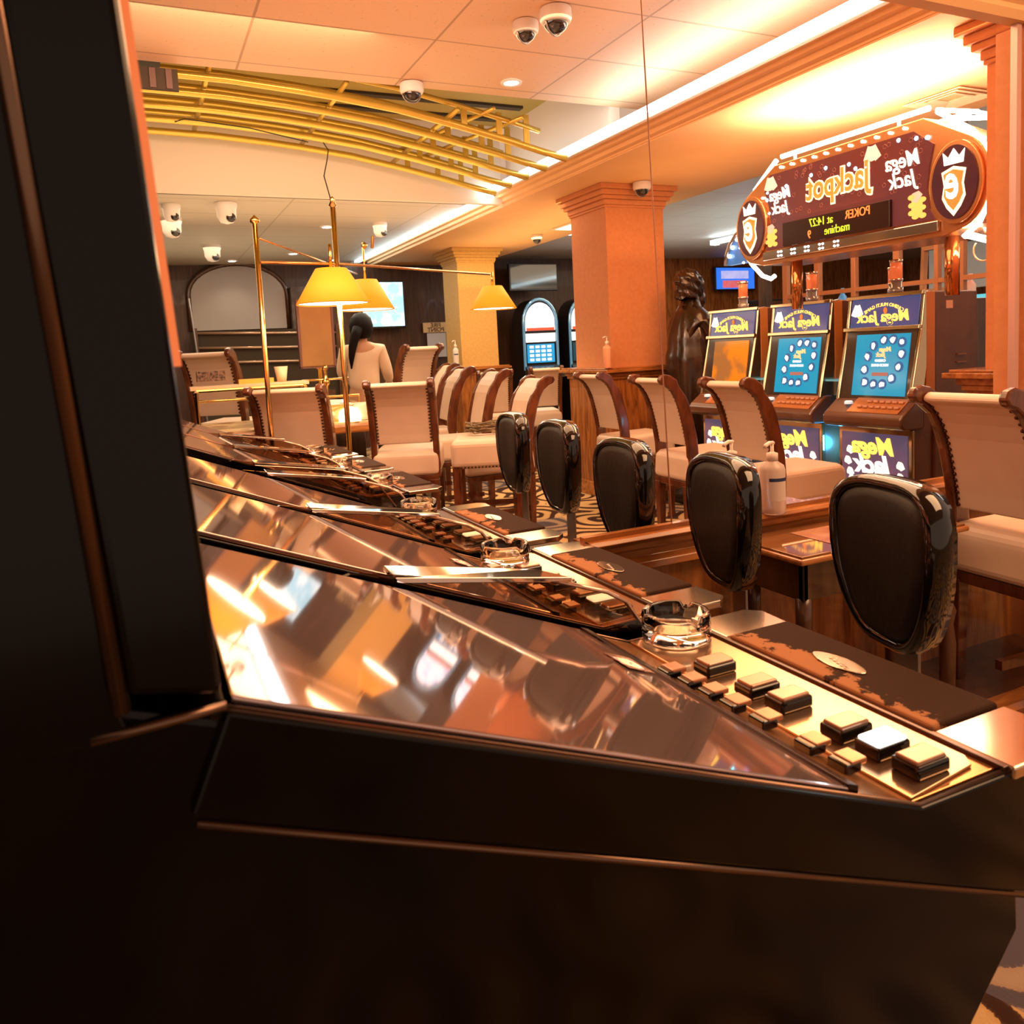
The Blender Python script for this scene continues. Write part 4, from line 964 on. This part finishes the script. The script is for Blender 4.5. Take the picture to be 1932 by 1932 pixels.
lb_ = MB().box(-.03, -.008, 2.715-SC, 3.415-SC, 1.748-1.66, 1.878-1.66).build('led_display', mat('led_black', (.03, .012, .010), .2), sg, bevel=.003)
def led(s, y, z, m, size=.062): return text(s, size, m, lb_, (-.033, y-SC, z-1.66), Y_, Z_, off=-.0002, sx=.80)
led('POKER', 2.90, 1.846, LEDO); led('at 14:27', 3.135, 1.843, LEDG); led('machine', 3.03, 1.788, LEDG); led('9', 3.215, 1.785, LEDO)
def blob(y, z, r=.0075, d=.012, m=BULB): MB().lathe([(r*.2, -d-r), (r, -d), (r, -d+r)], (0, y-SC, z-1.66), 8, 'x').build('marquee_bulb', m, sg, smooth=True)
for k in range(11): blob(3.44-.079*k, 2.192)
for k in range(5):
    for dy in (0, .022):
        for dz in (0, .022): blob(3.46-.10*k-dy, 1.705+dz, .006, .02)
for k in range(7): blob(3.66+.11*math.cos(k*.5+.2)*1.15, 1.89+.165*math.sin(k*.9-2.6)*1.15, .007)
BULBB = mat('bulb_blue', (.2, .5, 1), .3, emit=(.35, .65, 1), es=2.2)
for y, z in ((2.53, 2.12), (2.585, 2.13), (2.68, 2.145), (2.86, 2.06), (2.97, 2.10), (2.93, 2.07), (3.12, 2.115), (3.22, 2.10), (3.40, 2.08), (3.55, 2.03)): blob(y, z, .011, .01, BULBB)
def neon(pts, r, n): MB().tube(pts, r, n).build('neon_tube', NEON, sg, smooth=True)
def N3(x, pts): return [(x, y-SC, z-1.66) for y, z in pts]
neon(N3(.02, [(3.46, 2.255), (2.54, 2.255)]), .013, 8)
neon(N3(.02, [(3.50, 2.245), (3.68, 2.11)]), .013, 8)
neon(N3(.02, [(2.50, 2.23), (2.42, 2.17), (2.33, 2.10), (2.27, 2.02), (2.245, 1.92), (2.25, 1.80), (2.30, 1.70), (2.37, 1.65)]), .012, 8)
neon(N3(.02, [(3.76, 1.77), (3.72, 1.69), (3.63, 1.61), (3.56, 1.585), (3.53, 1.60)]), .012, 8)
for y in (3.36, 2.70): neon(N3(.02, [(y, 2.25), (y, 2.21)]), .008, 6)
neon(N3(.30, [(3.46, 2.255), (2.54, 2.255)]), .013, 8)
neon(N3(.30, [(2.50, 2.245), (2.38, 2.19), (2.29, 2.10), (2.25, 1.95), (2.26, 1.80), (2.34, 1.66), (2.44, 1.62)]), .012, 8)
neon([(.02, 2.50-SC, 2.235-1.66), (.30, 2.50-SC, 2.25-1.66)], .011, 8)
neon([(.02, 2.42-SC, 2.175-1.66), (.32, 2.40-SC, 2.20-1.66)], .011, 8)
neon([(.04, 2.37-SC, 1.66-1.66), (.16, 2.36-SC, 1.64-1.66)], .016, 8)
MB().tube([(.1, 2.33-SC, -.02)] + [(.1, 2.33-SC+.05*math.cos(a/3), -.07+.05*math.sin(a/3)) for a in range(5, 22)], .004, 6).build('loose_wire', mat('wire_orange', (.8, .4, .2), .3), sg, smooth=True)
for y in (3.42, 2.47):
    MB().tube([(.08, y-SC, .01), (.08, y-SC, 1.40-1.66)], .032, 12).build('post', mat('copper_post', (.55, .22, .08), .14, .85), sg, smooth=True)
area('neon_glow', (3.34, 3.0, 2.28), (PI, 0, 0), .1, 1.1, 13, (1, .74, .54))
point('neon_glow', (3.45, 2.36, 2.0), 5, (1, .55, .25), .15)
area('neon_glow', (3.66, 3.0, 2.28), (PI, 0, 0), .1, 1.1, 13, (1, .74, .54))
# second topper far behind the sign
t = thing('arched_topper', 'blue arched illuminated topper glimpsed behind the left end of the sign', 'sign', (5.6, 6.0, 2.0))
MB().prism([(.5*math.cos(a*PI/12), .38*math.sin(a*PI/12)) for a in range(0, 13)], -.03, .03, 'x').build('topper_panel', mottled('topper_art', (.02, .10, .28), (.10, .12, .25), .2, 6, emit=(.04, .2, .5), es=.5), t)
MB().tube([(-.04, .52*math.cos(a*PI/12), .40*math.sin(a*PI/12)) for a in range(0, 13)], .02, 8).build('topper_rim', mat('topper_rim', (.35, .25, .2), .2, .8), t, smooth=True)
tb = MB()
for a in range(1, 12): tb.lathe([(.002, -.03), (.02, -.02), (.02, 0)], (-.04, .46*math.cos(a*PI/12), .34*math.sin(a*PI/12)), 8, 'x')
tb.build('topper_bulbs', BULB, t, smooth=True)
MB().box(-.05, .05, -.04, .04, -2.0, 0).build('topper_post', WDARK, t)

# ------------------------------------------------------------------ arched slot machines and wall things at the back
def make_arch(label, body, glow):
    t = thing('arched_slot_machine', label, 'slot machine', (5.15, 9.95, 0), math.radians(-6), 'arch-topped slot machines on the back wall')
    h = .26
    MB().prism([(-h, 0), (h, 0), (h, 1.50)] + [(h*math.cos(a*PI/12), 1.62+.33*math.sin(a*PI/12)) for a in range(0, 13)] + [(-h, 1.50)], .0, .45, 'y').build('cabinet', BLACKP, t, bevel=.01)
    MB().tube([(-h+.01, -.01, .95), (-h+.01, -.01, 1.62)] + [(-(h-.01)*math.cos(a*PI/12), -.01, 1.62+.32*math.sin(a*PI/12)) for a in range(1, 12)] + [(h-.01, -.01, 1.62), (h-.01, -.01, .95)], .02, 8).build('arch_trim', mat('arch_chrome', (.35, .50, .58), .15, .9, emit=(.10, .3, .42), es=.5), t, smooth=True)
    hd = MB().prism([(-h+.04, 1.50)] + [((h-.04)*-math.cos(a*PI/12), 1.62+.27*math.sin(a*PI/12)) for a in range(0, 13)] + [(h-.04, 1.50)], -.012, 0, 'y').build('header_glass', mottled('header_art', (.9, .92, .95), (.05, .12, .45), .2, 9, emit=(.8, .85, 1), es=1.1, lo=.52, hi=.6), t)
    MB().box(-h+.05, h-.05, -.016, -.011, 1.50, 1.54).build('header_stripe', mat('stripe_red', (.7, .08, .03), .4, emit=(.8, .1, .04), es=.6), hd)
    MB().box(-h+.04, h-.04, -.012, 0, 1.34, 1.46).build('pay_glass', mottled('pay_art', (.95, .95, .95), (.5, .2, .2), .2, 14, emit=(1, .98, .95), es=1.3, lo=.55, hi=.7), t)
    sc = MB().box(-h+.05, h-.06, -.012, 0, 1.05, 1.31).build('screen', body, t)
    if glow:
        ic = MB()
        for i in range(4):
            for j in range(4): ic.box(-h+.085+.088*i, -h+.145+.088*i, -.016, -.012, 1.075+.06*j, 1.11+.06*j)
        ic.build('game_icons', CARDW, sc)
    MB().prism([(-.0, 1.02), (-.22, .90), (-.22, .84), (.0, .80)], -h, h, 'x').build('button_shelf', CHROME if False else mat('dark_chrome', (.18, .2, .22), .15, .8), t, bevel=.01)
    return t
ar = clones(make_arch('arch-topped slot machine with lit blue icon screen, right of the yellow column', mat('icon_blue', (.02, .2, .4), .2, emit=(.02, .26, .55), es=.9), True))
ar2 = make_arch('arch-topped slot machine with dark screen, partly hidden by the peach column', mat('icon_dark', (.02, .04, .05), .1, emit=(.02, .08, .10), es=.5), False)
ar2.location = (5.86, 9.90, 0)
def tv(x0, x1, z0, z1, y, m, label, extra=None):
    t = thing('wall_television', label, 'television', ((x0+x1)/2, y, (z0+z1)/2), 0)
    a, b = (x1-x0)/2, (z1-z0)/2
    MB().box(-a, a, -.03, .03, -b, b).build('casing', BLACKP, t, bevel=.008)
    s = MB().box(-a+.02, a-.02, -.034, -.029, -b+.03, b-.02).build('screen', m, t)
    MB().box(-.1, .1, .03, .70 if y < 10.1 else .12, -.08, .08).build('wall_bracket', BLACKP, t)
    return t, s, a, b
tv(4.86, 5.64, 2.08, 2.47, 10.3, mat('tv_off', (.015, .025, .03), .08, coat=.8), 'switched-off black television high on the panelled wall')
t, s, a, b = tv(8.75, 9.60, 2.05, 2.45, 10.55, mat('tv_blue', (.02, .08, .4), .2, emit=(.03, .16, .75), es=1.0), 'television showing a blue and red picture above the far slot bank')
MB().box(-a+.12, a-.15, -.038, -.034, .0, .13).build('picture_white', mottled('tvw', (.8, .8, .95), (.2, .25, .8), .3, 9, emit=(.5, .5, .9), es=.7), s)
MB().box(-a+.15, a-.2, -.038, -.034, -.15, -.03).build('picture_red', mottled('tvr', (.75, .10, .10), (.4, .4, .8), .3, 16, emit=(.7, .12, .12), es=.7), s)
t, s, a, b = tv(2.75, 3.36, 1.62, 2.26, 10.5, mottled('tv_sport', (.9, .95, 1), (.03, .25, .45), .2, 5, emit=(.45, .75, .85), es=1.1, lo=.4, hi=.55), 'bright television with teal and white picture behind the seated person')
# big arched screen niche with stair rails, dark door panel, notices
t = thing('arched_screen', 'pale arched projection screen recessed in the dark wood wall', 'screen', (1.23, 10.68, 1.70))
MB().prism([(-.57, -.02)] + [(-.57*math.cos(a*PI/16), .42+.36*math.sin(a*PI/16)) for a in range(17)] + [(.57, -.02)], -.01, .03, 'y').build('screen_cloth', mottled('screen_grey', (.40, .36, .33), (.43, .39, .36), .7, 1), t)
MB().tube([(-.60, 0, -.02), (-.60, 0, .42)] + [(-.60*math.cos(a*PI/16), 0, .42+.39*math.sin(a*PI/16)) for a in range(1, 16)] + [(.60, 0, .42), (.60, 0, -.02)], .03, 8).build('screen_frame', WDARK, t, smooth=True)
t = thing('stair_rails', 'row of three pale rails crossing in front of a dark recess', 'railing', (1.4, 10.4, 1.2))
for z in (.0, .18, .36): MB().tube([(-.75, 0, z+.08), (1.0, 0, z+.03)], .016, 8).build('rail', mat('rail_pale', (.55, .36, .24), .25, .6), t, smooth=True)
for x in (-.74, .99): MB().box(x-.02, x+.02, -.02, .02, -1.2, .5).build('rail_post', WDARK, t)
MB().box(-.8, 1.05, .05, .08, -1.2, .46).build('dark_backing', DARKV, t)
for x, y, z1, lb in ((.60, 9.6, 2.0, 'slim leaning metal pole left of the arched screen'),):
    tag(MB().tube([(x-.03, y, z1), (x+.09, y, 0)], .012, 8).build('metal_pole', STEEL), lb, 'pole')
tag(MB().box(1.86, 1.93, 9.0, 9.07, .9, 1.95).box(1.80, 1.99, 8.94, 9.13, .0, .9).build('bollard_post', WDARK), 'dark square post right of the arched screen', 'post')
tag(MB().box(1.86, 2.18, 10.55, 10.72, 1.4, 2.2).build('folded_curtain', mottled('curtain_grey', (.16, .12, .10), (.08, .06, .05), .8, 9)), 'bunched grey curtain at the right of the arched screen', 'curtain')
t = thing('fire_notice', 'yellow fire point sign with white instruction sheet below on dark wall', 'notice', (3.85, 10.70, 1.5))
pl = MB().box(-.17, .20, -.01, .01, .05, .19).build('sign_plate', mat('notice_yellow', (.72, .52, .28), .6), t)
tk = mat('notice_ink', (.10, .04, .03), .7)
text('FIRE', .085, tk, pl, (.015, -.012, .148), (-1, 0, 0), Z_, off=.001); text('POINT', .085, tk, pl, (.015, -.012, .085), (-1, 0, 0), Z_, off=.001)
MB().box(-.12, .16, -.01, .005, -.30, .04).build('paper_sheet', mat('paper', (.55, .56, .60), .7), t)
# framed bar partition and glowing counters behind the sign
t = thing('bar_partition', 'copper framed glass partition of the bar seen under the sign', 'partition', (4.75, 3.8, 0))
CU = mat('copper_frame', (.50, .24, .13), .3, .5)
for y, w_ in ((-.78, .05), (-.45, .04), (-.28, .03), (.02, .05), (.38, .04), (.72, .05), (1.05, .05)): MB().box(-.02, .02, y-w_/2, y+w_/2, 0, 2.6).build('upright', CU, t, bevel=.003)
for z in (1.56, 1.90): MB().box(-.018, .018, -.80, 1.07, z-.015, z+.015).build('crossbar', CU, t)
t = thing('step_ladder', 'wooden step ladder leaning behind the partition under the sign', 'ladder', (5.1, 3.75, 0))
for s in (-1, 1): MB().tube([(0, s*.22, 0), (0, s*.05+.06, 2.2)], .025, 6).build('rail', mat('ladder_wood', (.45, .28, .18), .5), t)
for k in range(6): MB().box(-.03, .03, -.19+.02*k, .20-.015*k, .3+.3*k, .33+.3*k).build('tread', mat('ladder_wood', (.45, .28, .18), .5), t)
tag(MB().box(6.0, 6.5, 2.0, 7.6, 0, 1.42).build('bar_counter', mat('counter_dark', (.05, .03, .03), .2)), 'long dark bar counter behind the glass partition', 'counter')
tag(MB().box(5.97, 6.0, 2.0, 7.6, 1.44, 1.50).box(5.97, 6.5, 2.0, 7.6, 1.42, 1.44).build('counter_glow', mat('teal_strip', (.1, .5, .6), .3, emit=(.07, .42, .55), es=.9)), 'teal glowing strip along the bar counter edge', 'light')
for k, (y, c, lb) in enumerate([(5.6, (.10, .30, .60), 'blue bottle standing on the teal bar counter'), (4.3, (.8, .35, .25), 'slim red-capped bottle on the bar counter'), (3.4, (.7, .75, .7), 'pale bottle at the right end of the bar counter')]):
    o = MB().lathe([(.04, 0), (.04, .15), (.015, .19), (.015, .24)], (6.2, y, 1.442), 14).build('bar_bottle', mat('bottle_%d' % k if False else ['blue_glass', 'red_plastic', 'pale_glass'][k], c, .2), smooth=True); tag(o, lb, 'bottle', 'bottles on the bar counter')
for k in range(4):
    lbs = ['leftmost dark gaming cabinet in front of the blue television', 'second dark gaming cabinet before the blue television', 'third dark gaming cabinet along the far bank', 'rightmost dark gaming cabinet along the far bank']
    t = thing('gaming_cabinet', lbs[k], 'slot machine', (7.3+.62*k, 8.95, 0), 0, 'gaming cabinets of the far bank')
    hh = (1.55, 1.55, 1.80, 1.62)[k]
    MB().box(-.27, .27, 0, .5, 0, hh).build('cabinet', BLACKP, t, bevel=.02)
    MB().box(-.24, .24, -.02, .0, hh-.22, hh-.03).build('header', mat('teal_header', (.05, .3, .38), .3, emit=(.03, .30, .42), es=.9) if k != 2 else WDARK, t)
    MB().box(-.20, .20, -.02, .0, 1.0, hh-.27).build('screen', mottled('blue_reels', (.02, .15, .4), (.5, .6, .7), .2, 14, emit=(.05, .25, .5), es=.8), t)
    MB().box(-.26, .26, -.18, .0, .86, .93).build('button_shelf', mat('dark_chrome', (.18, .2, .22), .15, .8), t, bevel=.01)
tag(MB().box(9.8, 9.86, 4.8, 7.4, 1.75, 2.35).build('pale_banner', mat('banner_grey', (.42, .42, .42), .6), bevel=.01), 'pale grey wall board seen through the partition', 'board')
MB2 = MB().box(7.0, 7.03, 1.9, 8.5, 2.50, 2.56)
tag(MB2.build('strip_light', COVE), 'second white strip light seen through the bar partition', 'light')

# ------------------------------------------------------------------ ceiling fittings
def dome(loc, label, s=1.0, tilt=0, grp='round white base dome cameras'):
    t = thing('dome_camera', label, 'security camera', loc, tilt, grp, s)
    MB().lathe([(.060, 0), (.062, -.035), (.056, -.050), (.045, -.052)], n=28).build('camera_base', CAMW, t, smooth=True, bevel=.002)
    MB().lathe([(.046, -.048)] + [(.046*math.cos(a*PI/16), -.050-.040*math.sin(a*PI/16)) for a in range(9)], n=24, cap=False).build('camera_dome', CAMD, t, smooth=True)
    MB().tube([(.048*math.cos(a*PI/12), .01, -.05-.044*math.sin(a*PI/12)) for a in range(0, 13)], .004, 6).build('lens_ring', STEEL, t, smooth=True)
    return t
dome((1.93, 3.42, 2.848), 'right white dome camera of the pair at the top centre', 1.25, .4)
dome((1.86, 3.60, 2.848), 'left lower white dome camera of the pair at the top centre', 1.05, .4)
dome((1.60, 4.60, 2.846), 'white dome camera at the edge of the gold tube lattice', 1.15)
t = dome((3.66, 5.24, 2.497), 'dome camera fixed on the capital of the peach column', 1.15)
dome((4.10, 7.9, 2.498), 'small dome camera between the yellow and peach columns', 1.0)
def turret(loc, label, s=1, a=0):
    t = thing('turret_camera', label, 'security camera', loc, a, 'white turret cameras on the lower ceiling', s)
    MB().lathe([(.070, 0), (.070, -.02), (.062, -.045), (.060, -.09), (.040, -.125), (.0, -.135)], n=24, cap=False).build('camera_body', CAMW, t, smooth=True)
    MB().lathe([(.030, -.0), (.030, .012), (.0, .02)], (0, 0, 0), 16, 'y').xf(Matrix.Translation((.01, -.058, -.10))).build('lens', CAMD, t, smooth=True)
    MB().lathe([(.032, 0), (.030, .01)], (0, 0, 0), 16, 'y').xf(Matrix.Translation((.01, -.052, -.10))).build('lens_collar', CAMW, t)
    return t
turret((.72, 6.62, 2.498), 'large white turret camera with black lens under the bulkhead', 1.2, .2)
turret((.33, 6.75, 2.498), 'upper white turret camera at far left under the bulkhead', 1.0, .2)
turret((.35, 7.35, 2.498), 'lower white turret camera at far left beside the dark machine', 1.25, .2)
turret((.80, 8.95, 2.498), 'small white turret camera near the arched screen', 1.3, .2)
turret((2.16, 7.35, 2.498), 'shadowed turret camera beside the white light strip', 1.0, .2)
for x, y, z, lb in ((2.17, 4.42, 2.848, 'round downlight in the front ceiling near the lattice'), (1.14, 10.3, 2.498, 'round downlight above the arched screen'), (1.75, 9.6, 2.498, 'round downlight right of the slim brass post'),
                    (1.73, 7.65, 2.498, 'round downlight behind the brass post tops'), (4.78, 9.5, 2.598, 'round downlight above the switched-off television'), (4.83, 8.45, 2.598, 'round downlight left of the peach column'),
                    (7.6, 9.1, 2.598, 'round downlight over the statue'), (2.35, 10.2, 2.498, 'round downlight at the end of the light strip')):
    t = thing('downlight', lb, 'light', (x, y, z), 0, 'round recessed downlights')
    MB().lathe([(.065, 0), (.062, -.008), (.045, -.004)], n=24, cap=False).build('downlight_ring', CAMW, t, smooth=True)
    MB().lathe([(0, -.003), (.045, -.003), (.045, -.001), (0, -.001)], n=24, cap=False).build('downlight_lens', DLIGHT, t)
    spot('downlight_beam', (x, y, z-.03), 5, (1, .82, .6), 120, .7)
t = thing('air_diffuser', 'square white air diffuser in the soffit above the jackpot sign', 'air vent', (4.13, 2.98, 2.498))
for k, r in enumerate((.17, .125, .08)):
    mb = MB()
    for i in range(4):
        a = PI/2*i; R_ = Matrix.Rotation(a, 4, 'Z')
        q = MB().quadsolid([(-r, -r, -.012+.002*k), (r, -r, -.012+.002*k), (r-.03, -r+.03, -.002), (-r+.03, -r+.03, -.002), (-r, -r, -.008+.002*k), (r, -r, -.008+.002*k), (r-.03, -r+.03, .0), (-r+.03, -r+.03, .0)]).xf(R_)
        mb.add(q.v, q.f)
    mb.build('diffuser_ring', mat('vent_white', (.78, .58, .38), .5), t)
t = thing('ceiling_panel_light', 'flat square ceiling panel left of the peach column capital', 'light', (4.28, 7.25, 2.497))
MB().box(-.22, .22, -.22, .22, -.012, 0).build('panel_frame', CAMW, t); MB().box(-.19, .19, -.19, .19, -.015, -.012).build('panel_diffuser', mat('panel_lens', (1, 1, 1), .5, emit=(1, .9, .7), es=1.6), t)
t = thing('vent_grille', 'dark slatted vent at the left edge of the lattice opening', 'air vent', (.20, 4.69, 2.77))
MB().box(-.12, .12, -.01, .02, -.055, .055).build('grille_back', DARKV, t)
for k in range(3): MB().box(-.10+.08*k, -.07+.08*k, -.018, -.008, -.05, .05).build('slat', mat('slat_brown', (.10, .045, .03), .5), t)
tag(MB().tube([(1.39, 4.9, 2.0), (1.39, 4.93, 1.93)], .01, 8).lathe([(0, 1.93), (.02, 1.95), (.02, 1.96), (0, 1.98)], (1.36, 5.0, 0), 10, cap=False).build('hanging_hook', BRASS), 'small brass hook hanging by a thin wire near the light strip', 'hook')
